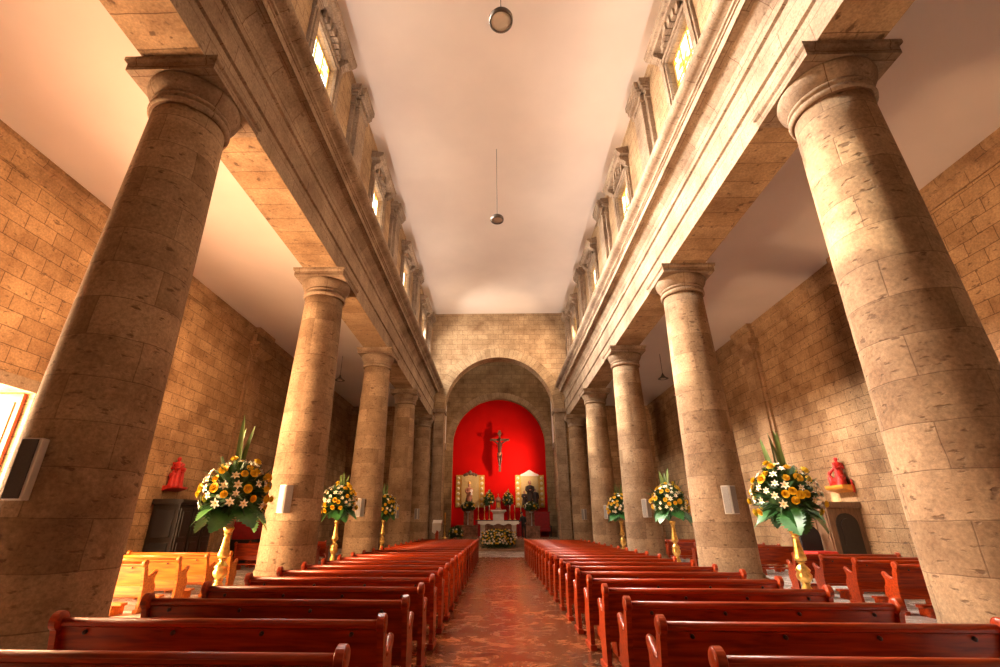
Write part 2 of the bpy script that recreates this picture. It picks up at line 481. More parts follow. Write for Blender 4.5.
    def mesh(s, name, mats):
        me = bpy.data.meshes.new(name)
        me.from_pydata(s.v, [], s.f)
        for m in (mats if isinstance(mats, (list, tuple)) else [mats]):
            me.materials.append(M[m] if isinstance(m, str) else m)
        me.polygons.foreach_set('material_index', s.mi)
        me.polygons.foreach_set('use_smooth', s.sm)
        bm = bmesh.new(); bm.from_mesh(me)
        if not any(u is not None for u in s.uv):
            bmesh.ops.recalc_face_normals(bm, faces=bm.faces[:])
        bm.to_mesh(me); bm.free()
        ul = me.uv_layers.new(name='UVMap')
        for p in me.polygons:
            u = s.uv[p.index]
            n = p.normal
            ax = max(range(3), key=lambda i: abs(n[i]))
            for q, li in enumerate(p.loop_indices):
                if u is not None:
                    ul.data[li].uv = u[q]
                else:
                    co = me.vertices[me.loops[li].vertex_index].co
                    ul.data[li].uv = (co.y, co.z) if ax == 0 else (co.x, co.z) if ax == 1 else (co.x, co.y)
        return me

    def build(s, name, mats, parent=None, loc=None):
        o = bpy.data.objects.new(name, s.mesh(name, mats))
        C.objects.link(o)
        if parent is not None:
            o.parent = parent
        if loc is not None:
            o.location = loc
        return o


def tag(o, label, cat, group=None):
    o['label'] = label
    o['category'] = cat
    if group:
        o['group'] = group
    return o


def thing(name, label, cat, loc=(0, 0, 0), rz=0.0, group=None):
    o = bpy.data.objects.new(name, None)
    o.empty_display_size = 0.2
    C.objects.link(o)
    o.location = loc
    o.rotation_euler = (0, 0, rz)
    return tag(o, label, cat, group)


def struct(o):
    o['kind'] = 'structure'
    return o


def inst(name, me, parent, loc=(0, 0, 0), rot=(0, 0, 0), scale=(1, 1, 1)):
    o = bpy.data.objects.new(name, me)
    C.objects.link(o)
    o.parent = parent
    o.location = loc
    o.rotation_euler = rot
    o.scale = scale
    return o


def copy_tree(src, parent=None):
    c = src.copy(); C.objects.link(c)
    if parent is not None:
        c.parent = parent
    for ch in list(src.children):
        copy_tree(ch, c)
    return c


# ------------------------------------------------------------------ dimensions of the church
AX = 5.4            # pillar axis / inner face of the clerestory wall
ZS = 8.586          # underside of the beams
ZC = 17.0           # nave ceiling
ZA = 9.55           # aisle ceilings
XW = 10.9           # inner face of the aisle walls
YE = 33.7           # arch wall
YB = 42.0           # chancel back wall
Y0 = -6.0           # entrance wall
COLY = [5.92 + 6.728 * k for k in range(5)]
BAYS = [3.2, 9.9, 16.62, 23.34, 30.06]

# floor
b = MB(); b.box(-XW - 1, XW + 1, Y0 - 0.5, YE + 12, -0.3, 0)
struct(b.build('floor', 'floor'))
# ground outside the left doors
b = MB(); b.box(-30, -XW - 1, -10, 30, -0.3, -0.02)
struct(b.build('floor_outside', 'marble_white'))
# ceilings
b = MB(); b.box(-AX - 0.6, AX + 0.6, Y0, YE + 0.2, ZC, ZC + 0.3); struct(b.build('ceiling', 'plaster'))
b = MB(); b.box(-XW - 0.8, -5.85, Y0, YE + 0.2, ZA, ZA + 0.25); struct(b.build('ceiling_left', 'plaster_aisle'))
b = MB(); b.box(5.85, XW + 0.8, Y0, YE + 0.2, ZA, ZA + 0.25); struct(b.build('ceiling_right', 'plaster_aisle'))

# aisle walls; the left one has the open door
DY0, DY1, DZ = 5.2, 10.2, 4.33
b = MB()
b.box(-XW - 0.8, -XW, Y0, DY0, 0, ZA); b.box(-XW - 0.8, -XW, DY1, YE, 0, ZA); b.box(-XW - 0.8, -XW, DY0, DY1, DZ, ZA)
struct(b.build('wall_left', 'wall'))
b = MB(); b.box(XW, XW + 0.8, Y0, YE, 0, ZA); struct(b.build('wall_right', 'wall'))
# entrance wall behind the photographer, with its doorway
b = MB()
b.box(-XW - .8, -2.5, Y0 - .8, Y0, 0, ZC + .3); b.box(2.5, XW + .8, Y0 - .8, Y0, 0, ZC + .3); b.box(-2.5, 2.5, Y0 - .8, Y0, 6, ZC + .3)
struct(b.build('wall_back', 'wall'))

# mouldings along the top of the aisle walls, and the wall pilasters
def ressaut_profile(s):
    return [(s * XW, 8.95), (s * (XW - .05), 8.95), (s * (XW - .05), 9.27), (s * (XW - .10), 9.31), (s * (XW - .16), 9.40), (s * (XW - .16), ZA), (s * XW, ZA)]
for s, side in ((-1, 'left'), (1, 'right')):
    b = MB(); b.prism(ressaut_profile(s), 'y', Y0, YE, 0)
    struct(b.build('trim_1' if s < 0 else 'trim_2', 'wall_trim'))
k = 3
for s in (-1, 1):
    for cy in COLY[:4]:
        b = MB()
        x = s * XW
        def pb(d, hw, z0, z1):
            x0, x1 = sorted((x, x - s * d)); b.box(x0, x1, cy - hw, cy + hw, z0, z1)
        pb(.24, .62, 0, .35); pb(.20, .58, .35, .55)
        pb(.10, .60, .55, 8.35); pb(.17, .43, .55, 8.35)
        pb(.22, .48, 8.12, 8.22); pb(.15, .64, 8.12, 8.22)
        # capital: flaring block under an abacus
        for (z0, z1, d0, d1, h0, h1) in ((8.35, 8.62, .18, .42, .44, .70), (8.62, 8.9, .44, .44, .72, .72), (8.9, 9.3, .22, .22, .62, .62), (9.3, 9.42, .24, .36, .64, .74), (9.42, ZA, .36, .36, .74, .74)):
            n = b.add([(x, cy - h0, z0), (x - s * d0, cy - h0, z0), (x - s * d0, cy + h0, z0), (x, cy + h0, z0),
                       (x, cy - h1, z1), (x - s * d1, cy - h1, z1), (x - s * d1, cy + h1, z1), (x, cy + h1, z1)])
            for q in ((0, 1, 5, 4), (1, 2, 6, 5), (2, 3, 7, 6), (3, 0, 4, 7), (0, 3, 2, 1), (4, 5, 6, 7)):
                b.face([n + i for i in q])
        struct(b.build('trim_%d' % k, 'wall_trim')); k += 1

# entablatures over the pillars: soffit, two fascias, frieze, corona, sima
for s in (-1, 1):
    e = [(5.894, ZS), (4.866, ZS), (4.866, 9.16), (4.815, 9.19), (4.815, 9.80), (4.76, 9.83), (4.76, 9.93), (4.88, 9.97), (4.88, 10.18), (4.84, 10.33), (4.70, 10.50),
         (4.66, 10.56), (4.52, 10.60), (4.48, 10.57), (4.48, 10.75), (4.45, 10.76), (4.45, 10.81), (4.41, 10.83), (4.405, 10.89),
         (4.30, 10.92), (4.22, 10.98), (4.18, 11.07), (4.19, 11.16), (4.25, 11.24), (4.36, 11.29), (AX, 11.42), (5.894, 11.42)]
    b = MB(); b.prism([(s * p[0], p[1]) for p in e], 'y', Y0, YE, 0)
    for i, f in enumerate(b.f):
        if i == 0:
            b.mi[i] = 1
        if 17 < i < 25:
            b.sm[i] = True
    struct(b.build('trim_%d' % k, ['trim', 'soffit'])); k += 1

# clerestory walls with splayed windows
WZ0, WZ1, WH = 12.75, 15.28, 0.82
for s, side in ((-1, 'nave_left'), (1, 'nave_right')):
    b = MB()
    xa, xb = sorted((s * AX, s * (AX + 0.6)))
    ys = Y0
    for wy in BAYS:
        b.box(xa, xb, ys, wy - WH, 11.35, ZC); b.box(xa, xb, wy - WH, wy + WH, 11.35, WZ0); b.box(xa, xb, wy - WH, wy + WH, WZ1, ZC)
        ys = wy + WH
    b.box(xa, xb, ys, YE + .2, 11.35, ZC)
    struct(b.build('wall_' + side, 'nave'))
wn = 1
for s in (-1, 1):
    for wy in BAYS:
        T = Matrix.Translation((s * AX, wy, 0)) @ Matrix.Diagonal((-s, 1, 1, 1))   # local x points into the nave
        wo = bpy.data.objects.new('window_%d' % wn, None); C.objects.link(wo); struct(wo)
        b = MB()      # glazing in the depth of the wall
        b.box(-.20, -.17, wy - WH, wy + WH, WZ0, WZ1, T=Matrix.Translation((s * AX, 0, 0)) @ Matrix.Diagonal((-s, 1, 1, 1)))
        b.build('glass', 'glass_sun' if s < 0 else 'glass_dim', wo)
        b = MB()      # leading and glazing bars
        for z in (WZ0 + .03, WZ0 + .8, WZ0 + 1.55, WZ1 - .03):
            b.box(-.185, -.14, -WH, WH, z - .025, z + .025, T=T)
        for y in (-WH + .03, -.26, .26, WH - .03):
            b.box(-.185, -.14, y - .02, y + .02, WZ0, WZ1, T=T)
        b.build('glazing_bars', 'gold_paint', wo)
        b = MB()      # moulded stone surround: sill, jambs, lintel, hood on scroll consoles
        for y0, y1 in ((-WH - .34, -WH), (WH, WH + .34)):
            b.bevel_box(0, .10, y0, y1, WZ0 - .1, WZ1 + .30, .015, T=T)
            b.bevel_box(.10, .15, y0 + .07, y1 - .07, WZ0 - .1, WZ1 + .23, .012, T=T)
        b.bevel_box(0, .10, -WH - .34, WH + .34, WZ1, WZ1 + .30, .015, T=T)
        b.bevel_box(.10, .15, -WH - .2, WH + .2, WZ1 + .07, WZ1 + .23, .012, T=T)
        b.bevel_box(0, .24, -WH - .5, WH + .5, WZ0 - .30, WZ0 - .1, .02, T=T)
        for yc in (-WH - .24, WH + .24):      # consoles
            b.prism([(0, WZ1 + .02), (.06, WZ1 + .02), (.16, WZ1 + .12), (.13, WZ1 + .26), (.22, WZ1 + .36), (.34, WZ1 + .42), (.38, WZ1 + .52), (.34, WZ1 + .60), (0, WZ1 + .60)], 'y', yc - .13, yc + .13, T=T)
        b.prism([(0, WZ1 + .60), (.36, WZ1 + .60), (.40, WZ1 + .66), (.48, WZ1 + .70), (.52, WZ1 + .80), (.52, WZ1 + .86), (0, WZ1 + .98)], 'y', -WH - .52, WH + .52, T=T)
        b.prism([(-.55, WZ1 + .30), (.55, WZ1 + .30), (.50, WZ1 + .60), (-.50, WZ1 + .60)], 'x', 0, .12, T=T)
        # stepped lintel stones of the hood
        for q in range(-3, 4):
            b.bevel_box(.10, .20 + .05 * (3 - abs(q)), q * .21 - .09, q * .21 + .09, WZ1 + .28, WZ1 + .60, .012, T=T)
        b.build('window_frame', 'trim', wo)
        wn += 1
    # pilasters between the windows
    for cy in COLY:
        b = MB()
        x = s * AX
        cy = min(cy + .38, 32.9)
        def pb(d, hw, z0, z1):
            x0, x1 = sorted((x + s * .02, x - s * d)); b.box(x0, x1, cy - hw, cy + hw, z0, z1)
        pb(.14, .62, 11.3, 16.1); pb(.28, .42, 11.3, 16.1)
        pb(.20, .68, 15.72, 15.80); pb(.34, .48, 15.72, 15.80)
        pb(.24, .70, 16.1, 16.2); pb(.40, .52, 16.1, 16.2)
        pb(.32, .74, 16.2, 16.30); pb(.46, .56, 16.2, 16.30); pb(.36, .78, 16.30, 16.52); pb(.50, .60, 16.30, 16.52)
        struct(b.build('trim_%d' % k, 'trim')); k += 1

# the arch wall at the end of the nave
AR, AZ = 4.02, 9.32
b = MB()
n = 32
front, pts = [], []
arc = [(-AR, 0)] + [(AR * math.cos(PI - PI * i / n), AZ + AR * math.sin(PI - PI * i / n)) for i in range(n + 1)] + [(AR, 0)]
outer = [(-AX - .5, 0)] + [(-AX - .5 + (2 * AX + 1) * i / n, ZC) for i in range(n + 1)] + [(AX + .5, 0)]
# keep quads well shaped: project outer points up the sides first
def outer_pt(p):
    x, z = p
    if z <= AZ: return (math.copysign(AX + .5, x), z)
    a = math.atan2(z - AZ, x)
    dx, dz = math.cos(a), math.sin(a)
    t = min((AX + .5) / abs(dx) if abs(dx) > 1e-6 else 1e9, (ZC - AZ) / dz if dz > 1e-6 else 1e9)
    return (dx * t, AZ + dz * t)
outer = [outer_pt(p) for p in arc]
outer[0] = (-AX - .5, 0); outer[-1] = (AX + .5, 0)
DW = 1.1
i0 = b.add([(x, YE, z) for x, z in arc]); o0 = b.add([(x, YE, z) for x, z in outer])
i1 = b.add([(x, YE + DW, z) for x, z in arc]); o1 = b.add([(x, YE + DW, z) for x, z in outer])
for i in range(len(arc) - 1):
    b.face((i0 + i, o0 + i, o0 + i + 1, i0 + i + 1)); b.face((i1 + i, i1 + i + 1, o1 + i + 1, o1 + i)); b.face((i0 + i, i0 + i + 1, i1 + i + 1, i1 + i))
# corners left by the radial split
for sx in (-1, 1):
    b.box(*sorted((sx * (AX + .5), sx * (AX + .5) - sx * 2.2)), YE + .01, YE + .4, ZC - 2.6, ZC)
struct(b.build('wall_arch', 'nave'))
b = MB()      # ring of voussoirs standing just proud of the wall
R2 = AR + .72
for i in range(n):
    a0, a1 = PI * i / n, PI * (i + 1) / n
    pa = [(r * math.cos(a), YE - d, AZ + r * math.sin(a)) for r, d in ((AR - .02, .03), (R2, .03), (R2, -.05)) for a in (a0, a1)]
    n0 = b.add(pa)
    b.face((n0, n0 + 1, n0 + 3, n0 + 2), 0, ((0, a0 * 4.4), (0, a1 * 4.4), (.72, a1 * 4.4), (.72, a0 * 4.4)))
    b.face((n0 + 2, n0 + 3, n0 + 5, n0 + 4), 0, ((0, a0 * 4.4), (0, a1 * 4.4), (.1, a1 * 4.4), (.1, a0 * 4.4)))
struct(b.build('trim_%d' % k, 'arch')); k += 1
b = MB()      # piers that carry the arch
for s in (-1, 1):
    x0, x1 = sorted((s * 4.02, s * 4.75))
    b.box(x0, x1, YE - .16, YE + .02, 0, 9.2)
    b.box(*sorted((s * 3.94, s * 4.83)), YE - .24, YE + DW, 9.05, 9.32)
struct(b.build('trim_%d' % k, 'trim')); k += 1
# end walls of the aisles
for s, nm in ((-1, 'wall_left_end'), (1, 'wall_right_end')):
    b = MB(); b.box(*sorted((s * 5.3, s * (XW + .8))), YE, YE + .5, 0, ZA + .2); struct(b.build(nm, 'wall'))

# chancel: side walls, pilasters, back wall with the red niche
for s, nm in ((-1, 'wall_chancel_left'), (1, 'wall_chancel_right')):
    b = MB(); b.box(*sorted((s * 4.75, s * 5.3)), YE + DW, YB + 2, 0, 7.6, 0); b.box(*sorted((s * 4.75, s * 5.3)), YE + DW, YB + 2, 7.6, ZC + 1, 1)
    struct(b.build(nm, ['apse', 'white_plaster']))
    b = MB(); x0 = s * 4.76
    for d, hw, z0, z1 in ((.30, .7, .6, 1.1), (.20, .55, 1.1, 6.8), (.28, .62, 6.8, 6.95), (.24, .58, 6.95, 7.2), (.38, .75, 7.2, 7.6)):
        b.box(*sorted((x0, x0 - s * d)), 38.6 - hw, 38.6 + hw, z0, z1)
    struct(b.build('trim_%d' % k, 'trim')); k += 1
b = MB(); b.box(-5.3, 5.3, YE + DW, YB + 2, ZC + 1, ZC + 1.3); struct(b.build('ceiling_chancel', 'white_plaster'))
NR, NZ = 4.12, 8.1
b = MB()
arc2 = [(-NR, 0)] + [(NR * math.cos(PI - PI * i / n), NZ + NR * math.sin(PI - PI * i / n)) for i in range(n + 1)] + [(NR, 0)]
def out2(p):
    x, z = p
    if z <= NZ: return (math.copysign(5.0, x), z)
    a = math.atan2(z - NZ, x); dx, dz = math.cos(a), math.sin(a)
    t = min(5.0 / abs(dx) if abs(dx) > 1e-6 else 1e9, (ZC + 1 - NZ) / dz if dz > 1e-6 else 1e9)
    return (dx * t, NZ + dz * t)
oo = [out2(p) for p in arc2]
i0 = b.add([(x, YB, z) for x, z in arc2]); o0 = b.add([(x, YB, z) for x, z in oo]); i1 = b.add([(x, YB + .7, z) for x, z in arc2])
for i in range(len(arc2) - 1):
    b.face((i0 + i, o0 + i, o0 + i + 1, i0 + i + 1)); b.face((i0 + i, i0 + i + 1, i1 + i + 1, i1 + i))
for sx in (-1, 1):
    b.box(*sorted((sx * 5.2, sx * 2.2)), YB + .01, YB + .3, ZC - 4.6, ZC + 1)
struct(b.build('wall_chancel_back', 'apse'))
b = MB(); b.box(-4.6, 4.6, YB + .6, YB + .8, 0, 12.6); struct(b.build('wall_niche', 'red_wall'))
b = MB()
for i in range(n):
    a0, a1 = PI * i / n, PI * (i + 1) / n
    n0 = b.add([(r * math.cos(a), YB - d, NZ + r * math.sin(a)) for r, d in ((NR - .01, .03), (NR + .55, .03), (NR + .55, -.05)) for a in (a0, a1)])
    b.face((n0, n0 + 1, n0 + 3, n0 + 2), 0, ((0, a0 * 4.4), (0, a1 * 4.4), (.55, a1 * 4.4), (.55, a0 * 4.4)))
    b.face((n0 + 2, n0 + 3, n0 + 5, n0 + 4), 0, ((0, a0 * 4.4), (0, a1 * 4.4), (.1, a1 * 4.4), (.1, a0 * 4.4)))
struct(b.build('trim_%d' % k, 'arch')); k += 1
# chancel platform and its steps
b = MB()
for i in range(4):
    b.box(-3.95, 3.95, (31.0, 33.0, 33.25, 33.5)[i], 33.72, i * .15, (i + 1) * .15)
b.box(-4.75, 4.75, 33.72, YB + .6, 0, .60)
struct(b.build('floor_chancel', 'marble_tan'))

# the open left door: stone architrave and a red wooden leaf swung outwards
b = MB()
for y0, y1 in ((DY0 - .3, DY0), (DY1, DY1 + .26)):
    b.bevel_box(-XW - .02, -XW + .09, y0, y1, 0, DZ + .28, .015)
b.bevel_box(-XW - .02, -XW + .09, DY0 - .3, DY1 + .26, DZ, DZ + .28, .015)
struct(b.build('trim_%d' % k, 'trim')); k += 1
dr = bpy.data.objects.new('door_1', None); C.objects.link(dr); struct(dr); dr.location = (-XW - .72, DY1 - .04, 0)
b = MB(); b.bevel_box(-.06, .66, -.07, 0, .02, DZ - .03, .008)
for z0, z1 in ((.15, 1.3), (1.5, 2.7), (2.9, 4.1)):
    b.bevel_box(.06, .54, -.10, -.06, z0, z1, .02)
b.build('door_leaf', 'red_wood', dr)
b = MB(); b.tube([(.50, -.12, 1.9), (.50, -.15, 2.0), (.50, -.15, 2.3), (.50, -.12, 2.4)], .018); b.build('door_handle', 'gold', dr)

# ------------------------------------------------------------------ pillars
col_prof = [(.80, .22), (.84, .28), (.84, .36), (.78, .42), (.72, .44), (.72, .50), (.685, .54)]
for i in range(15):
    t = i / 14
    col_prof.append((.682 - .142 * (t ** 1.35), .60 + 7.26 * t))
ring_prof = [(.535, 7.80), (.575, 7.81), (.605, 7.835), (.612, 7.87), (.605, 7.905), (.575, 7.93), (.560, 7.935), (.560, 7.965), (.585, 7.97), (.60, 7.99), (.60, 8.02), (.585, 8.04), (.56, 8.045)]
neck_prof = [(.55, 8.03), (.575, 8.05), (.61, 8.09), (.655, 8.15), (.69, 8.22), (.705, 8.28), (.70, 8.32), (.69, 8.345)]


def abacus_mb():
    b = MB()
    prev = None
    for h, z in ((.725, 8.335), (.725, 8.47), (.735, 8.48), (.755, 8.50), (.765, 8.515), (.765, ZS)):
        r = b.add([(-h, -h, z), (h, -h, z), (h, h, z), (-h, h, z)])
        if prev is not None:
            for i in range(4):
                j = (i + 1) % 4
                b.face((prev + i, prev + j, r + j, r + i))
        else:
            b.face((r + 3, r + 2, r + 1, r))
        prev = r
    b.face((prev, prev + 1, prev + 2, prev + 3))
    return b


shaft_me = MB().lathe(col_prof, 48, uref=.65).mesh('shaft', 'column')
cap_me = MB().lathe(ring_prof, 48, uref=.65).lathe(neck_prof, 48, uref=.65).mesh('capital', 'trim')
aba_me = abacus_mb().mesh('abacus', 'trim')
pl_me = MB().bevel_box(-.88, .88, -.88, .88, 0, .23, .02).mesh('plinth', 'trim')
ordn = ['first', 'second', 'third', 'fourth', 'fifth']
for s, side in ((-1, 'left'), (1, 'right')):
    for i, cy in enumerate(COLY):
        lab = '%s round stone pillar from the camera in the %s row, with square topped capital' % (ordn[i], side)
        t = thing('stone_column', lab, 'column', (s * AX, cy, 0), group='round stone pillars along the nave')
        rz = random.Random(i * 7 + s).uniform(0, 6)
        inst('shaft', shaft_me, t, rot=(0, 0, rz))
        ca = inst('capital', cap_me, t, rot=(0, 0, rz * .7)); ca2 = inst('abacus', aba_me, t); inst('plinth', pl_me, t)

# loudspeakers on the pillars: a shallow wedge with two grilles
def speaker(s, cy, label, dark, rz):
    x = s * AX
    t = thing('column_speaker', label, 'loudspeaker', (x + .02 * -s, cy - .672, 1.80), rz, 'loudspeakers on the pillars')
    b = MB(); b.prism([(-.155, .03), (-.155, -.05), (0, -.13), (.155, -.05), (.155, .03)], 'z', 0, .64)
    b.build('housing', 'grey', t)
    for sg in (-1, 1):
        b = MB(); b.prism([(sg * .148, -.058), (sg * .028, -.122), (sg * .026, -.132), (sg * .150, -.066)], 'z', .02, .62)
        b.build('grille', dark, t)
    b = MB(); b.box(-.018, .018, -.142, -.118, .01, .63); b.build('center_strip', 'silver', t)
t = thing('column_speaker', 'dark fronted loudspeaker with a silver edge on the nearest left pillar', 'loudspeaker', (-AX + .0, COLY[0] - .665, 1.80), .10, 'loudspeakers on the pillars')
b = MB(); b.bevel_box(-.105, .105, -.10, .03, 0, .66, .012); b.build('housing', 'silver', t)
b = MB(); b.bevel_box(-.10, .075, -.115, -.095, .015, .645, .006); b.build('grille', 'grille', t)
for i in (1, 2, 3, 4):
    speaker(-1, COLY[i], 'slim loudspeaker on the %s pillar of the left row' % ordn[i], 'grille_pale' if i == 1 else 'grille_grey', .30)
    speaker(1, COLY[i], 'slim loudspeaker on the %s pillar of the right row' % ordn[i], 'grille_grey', -.22)

# ------------------------------------------------------------------ pews
PL = 2.62


def end_panel_mb(outer):
    """profile in (y, z): y forward; scroll top leaning back, horn-like arm in front"""
    prof = []
    for a in range(-60, 241, 25):          # scroll
        prof.append((-.015 + .072 * math.cos(R(240 - a - 60 + 0)), .848 + .072 * math.sin(R(240 - a - 60))))
    # front edge downwards
    prof = [(-.015 + .072 * math.cos(R(a)), .848 + .072 * math.sin(R(a))) for a in range(215, -41, -17)]
    prof += [(.075, .74), (.092, .66), (.12, .605), (.16, .59), (.205, .60), (.25, .63), (.29, .665), (.325, .69), (.355, .695), (.375, .675), (.37, .645), (.34, .615),
             (.325, .57), (.335, .50), (.375, .44), (.40, .38), (.385, .30), (.35, .20), (.335, .10), (.35, .04), (.38, 0), (.02, 0), (.035, .06), (.045, .2), (.03, .45), (-.02, .66), (-.045, .78)]
    b = MB()
    th = .026
    b.prism(prof, 'x', -th, th)
    # round boss of the scroll, thicker than the panel
    T = Matrix.Translation((0, -.015, .848)) @ Matrix.Rotation(PI / 2, 4, 'Y')
    b.lathe([(.0005, -.040), (.035, -.039), (.060, -.033), (.072, -.018), (.072, .018), (.060, .033), (.035, .039), (.0005, .040)], 18, T=T)
    # rounded edge along the arm
    b.tube([(0, .10, .615), (0, .17, .60), (0, .25, .633), (0, .32, .685), (0, .355, .688)], [.028, .032, .034, .036, .032], 10)
    # foot block
    b.bevel_box(-.045, .045, .0, .40, 0, .07, .012)
    return b


END_ME = end_panel_mb(1).mesh('end_panel', 'pew')


def back_mb(L_, plugs=True):
    b = MB()
    # board leaning back, rounded rail on top
    n_ = [(-.012, .855), (.012, .86), (.022, .84), (.115, .44), (.095, .435), (.0, .80), (-.03, .815), (-.035, .838)]
    b.prism(n_, 'x', 0, L_)
    b.tube([(0.0, -.006, .845), (L_, -.006, .845)], .027, 10)
    b.box(0, L_, .085, .125, .30, .45)
    if plugs:
        for q in range(4):
            x = L_ * (.09 + .273 * q)
            T = Matrix.Translation((x, -.004, .772)) @ Matrix.Rotation(R(104), 4, 'X')
            b.lathe([(.0005, .022), (.016, .02), (.018, .0)], 8, mi=1, T=T)
    return b


BACK_ME = back_mb(PL).mesh('backrest', ['pew', 'knot'])
SEAT_ME = MB().bevel_box(0, PL, .09, .43, .425, .455, .01).mesh('seat', 'pew')
KNEEL_ME = MB().bevel_box(.06, PL - .06, -.30, -.14, .17, .215, .012).box(.25, .29, -.28, .06, .0, .17).box(PL / 2 - .02, PL / 2 + .02, -.28, .06, .0, .17).box(PL - .29, PL - .25, -.28, .06, .0, .17).mesh('kneeler', 'pew')
RAIL_ME = MB().box(0, PL, .33, .36, .30, .43).mesh('seat_apron', 'pew')


def pew(x, y, label, group, rz=0.0, wood=None):
    t = thing('pew', label, 'pew', (x, y, 0), rz, group)
    inst('end_panel', END_ME, t); inst('end_panel', END_ME, t, (PL, 0, 0))
    inst('backrest', BACK_ME, t); inst('seat', SEAT_ME, t); inst('seat_apron', RAIL_ME, t); inst('kneeler', KNEEL_ME, t)
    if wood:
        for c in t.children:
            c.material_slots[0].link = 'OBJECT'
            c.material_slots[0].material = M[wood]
    return t


NUM = ['first', 'second', 'third', 'fourth', 'fifth', 'sixth', 'seventh', 'eighth', 'ninth', 'tenth', 'eleventh', 'twelfth', 'thirteenth', 'fourteenth',
       'fifteenth', 'sixteenth', 'seventeenth', 'eighteenth', 'nineteenth', 'twentieth', 'twenty-first', 'twenty-second']
for i in range(21):
    for s, side in ((-1, 'left'), (1, 'right')):
        y = (3.245 if s < 0 else 3.283) + 1.030 * i
        x = -1.10 - PL if s < 0 else 1.10
        if i == 20:
            lab = 'farthest varnished pew of the nave block %s of the aisle, next to the altar steps' % side
        else:
            lab = '%s varnished wooden pew from the camera in the nave block %s of the aisle' % (NUM[i], side)
        pew(x, y, lab, 'pews in the nave %s of the aisle' % side)
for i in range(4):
    pew(-6.95 - PL, 9.8 + 1.03 * i, '%s pew from the camera in the left side aisle, lit orange by the door' % NUM[i], 'pews in the left side aisle', 0, 'pew_sunlit')
for i in range(5):
    pew(7.5, 9.16 + 1.1 * i, '%s dark red pew from the camera in the right side aisle group by the statue' % NUM[i], 'pews in the near right side aisle')
for i in range(3):
    pew(7.5, 18.0 + 1.05 * i, 'red pew seen right of the second right pillar, %s of its group from the camera' % NUM[i], 'pews in the middle of the right side aisle')
for i in range(3):
    pew(7.5, 23.2 + 1.05 * i, 'red pew behind the middle right flower stand, %s of its group from the camera' % NUM[i], 'pews at the far right side aisle')
for i in range(3):
    pew(-7.2 - PL, 18.6 + 1.05 * i, 'dark red pew left of the second left pillar, %s of its group from the camera' % NUM[i], 'pews in the far left side aisle')

# ------------------------------------------------------------------ flower stands and arrangements
def leaf_mesh(name, L_, W, mat, curl=.25, lobes=0, n_=9, fold=.12):
    b = MB()
    rows = []
    for i in range(n_ + 1):
        t = i / n_
        wd = W * math.sin(PI * min(1, t * .92 + .06)) ** .75 * (1 - .25 * t)
        if lobes and i % 2 == 1 and t > .15:
            wd *= .66
        z = -curl * L_ * t * t
        rows.append(b.add([(-wd, L_ * t, z + fold * wd), (0, L_ * t, z), (wd, L_ * t, z + fold * wd)]))
    for i in range(n_):
        for k_ in (0, 1):
            b.face((rows[i] + k_, rows[i] + k_ + 1, rows[i + 1] + k_ + 1, rows[i + 1] + k_), 0, None, not lobes)
    return b.mesh(name, mat)


MONSTERA = leaf_mesh('monstera_leaf', .62, .33, 'leaf', .35, 1, 20)
def blade_mesh():
    b = MB(); rows = []
    for i in range(11):
        t = i / 10
        wd = .052 * (math.sin(PI * (t * .80 + .20)) ** .6 if t < 1 else .03)
        y = .10 * t * t
        rows.append(b.add([(-wd, y - .3 * wd, t), (0, y, t), (wd, y - .3 * wd, t)]))
    for i in range(10):
        for k_ in (0, 1):
            b.face((rows[i] + k_, rows[i] + k_ + 1, rows[i + 1] + k_ + 1, rows[i + 1] + k_), 0, None, True)
    return b.mesh('blade_leaf', 'blade')
BLADE = blade_mesh()


def rose_mesh():
    b = MB()
    rng = random.Random(4)
    for ring, (cnt, r, tilt, h) in enumerate(((7, .088, .30, .0), (6, .076, .70, .012), (5, .060, 1.0, .022), (4, .045, 1.25, .028))):
        for q in range(cnt):
            a = 2 * PI * q / cnt + ring * .5 + rng.uniform(-.1, .1)
            T = Matrix.Translation((0, 0, h)) @ Matrix.Rotation(a, 4, 'Z') @ Matrix.Rotation(tilt, 4, 'X')
            W = r * .75
            g = [(-W * .35, 0, 0), (W * .35, 0, 0), (-W, r * .6, .012), (0, r * .55, -.008), (W, r * .6, .012), (-W * .6, r, .02), (0, r * 1.08, .012), (W * .6, r, .02)]
            n0 = b.add([T @ Vector(p) for p in g])
            for f in ((0, 1, 3), (0, 3, 2), (1, 4, 3), (2, 3, 6, 5), (3, 4, 7, 6)):
                b.face([n0 + k_ for k_ in f], 0 if ring < 3 else 1, None, True)
    b.ball((0, 0, .04), .022, 1, 8, 6)
    return b.mesh('yellow_blossom', ['yellow', 'yellow_core'])


def lily_mesh():
    b = MB()
    for q in range(6):
        T = Matrix.Rotation(2 * PI * q / 6, 4, 'Z') @ Matrix.Rotation(.55 if q % 2 else .4, 4, 'X')
        g = [(0, 0, 0), (-.024, .045, .006), (0, .045, -.006), (.024, .045, .006), (-.016, .075, .0), (0, .078, -.008), (.016, .075, .0), (0, .098, -.02)]
        n0 = b.add([T @ Vector(p) for p in g])
        for f in ((0, 2, 1), (0, 3, 2), (1, 2, 5, 4), (2, 3, 6, 5), (4, 5, 7), (5, 6, 7)):
            b.face([n0 + k_ for k_ in f], 0, None, True)
    b.ball((0, 0, .02), .018, 1, 8, 6)
    return b.mesh('white_blossom', ['white_petal', 'stamen'])


ROSE, LILY = rose_mesh(), lily_mesh()


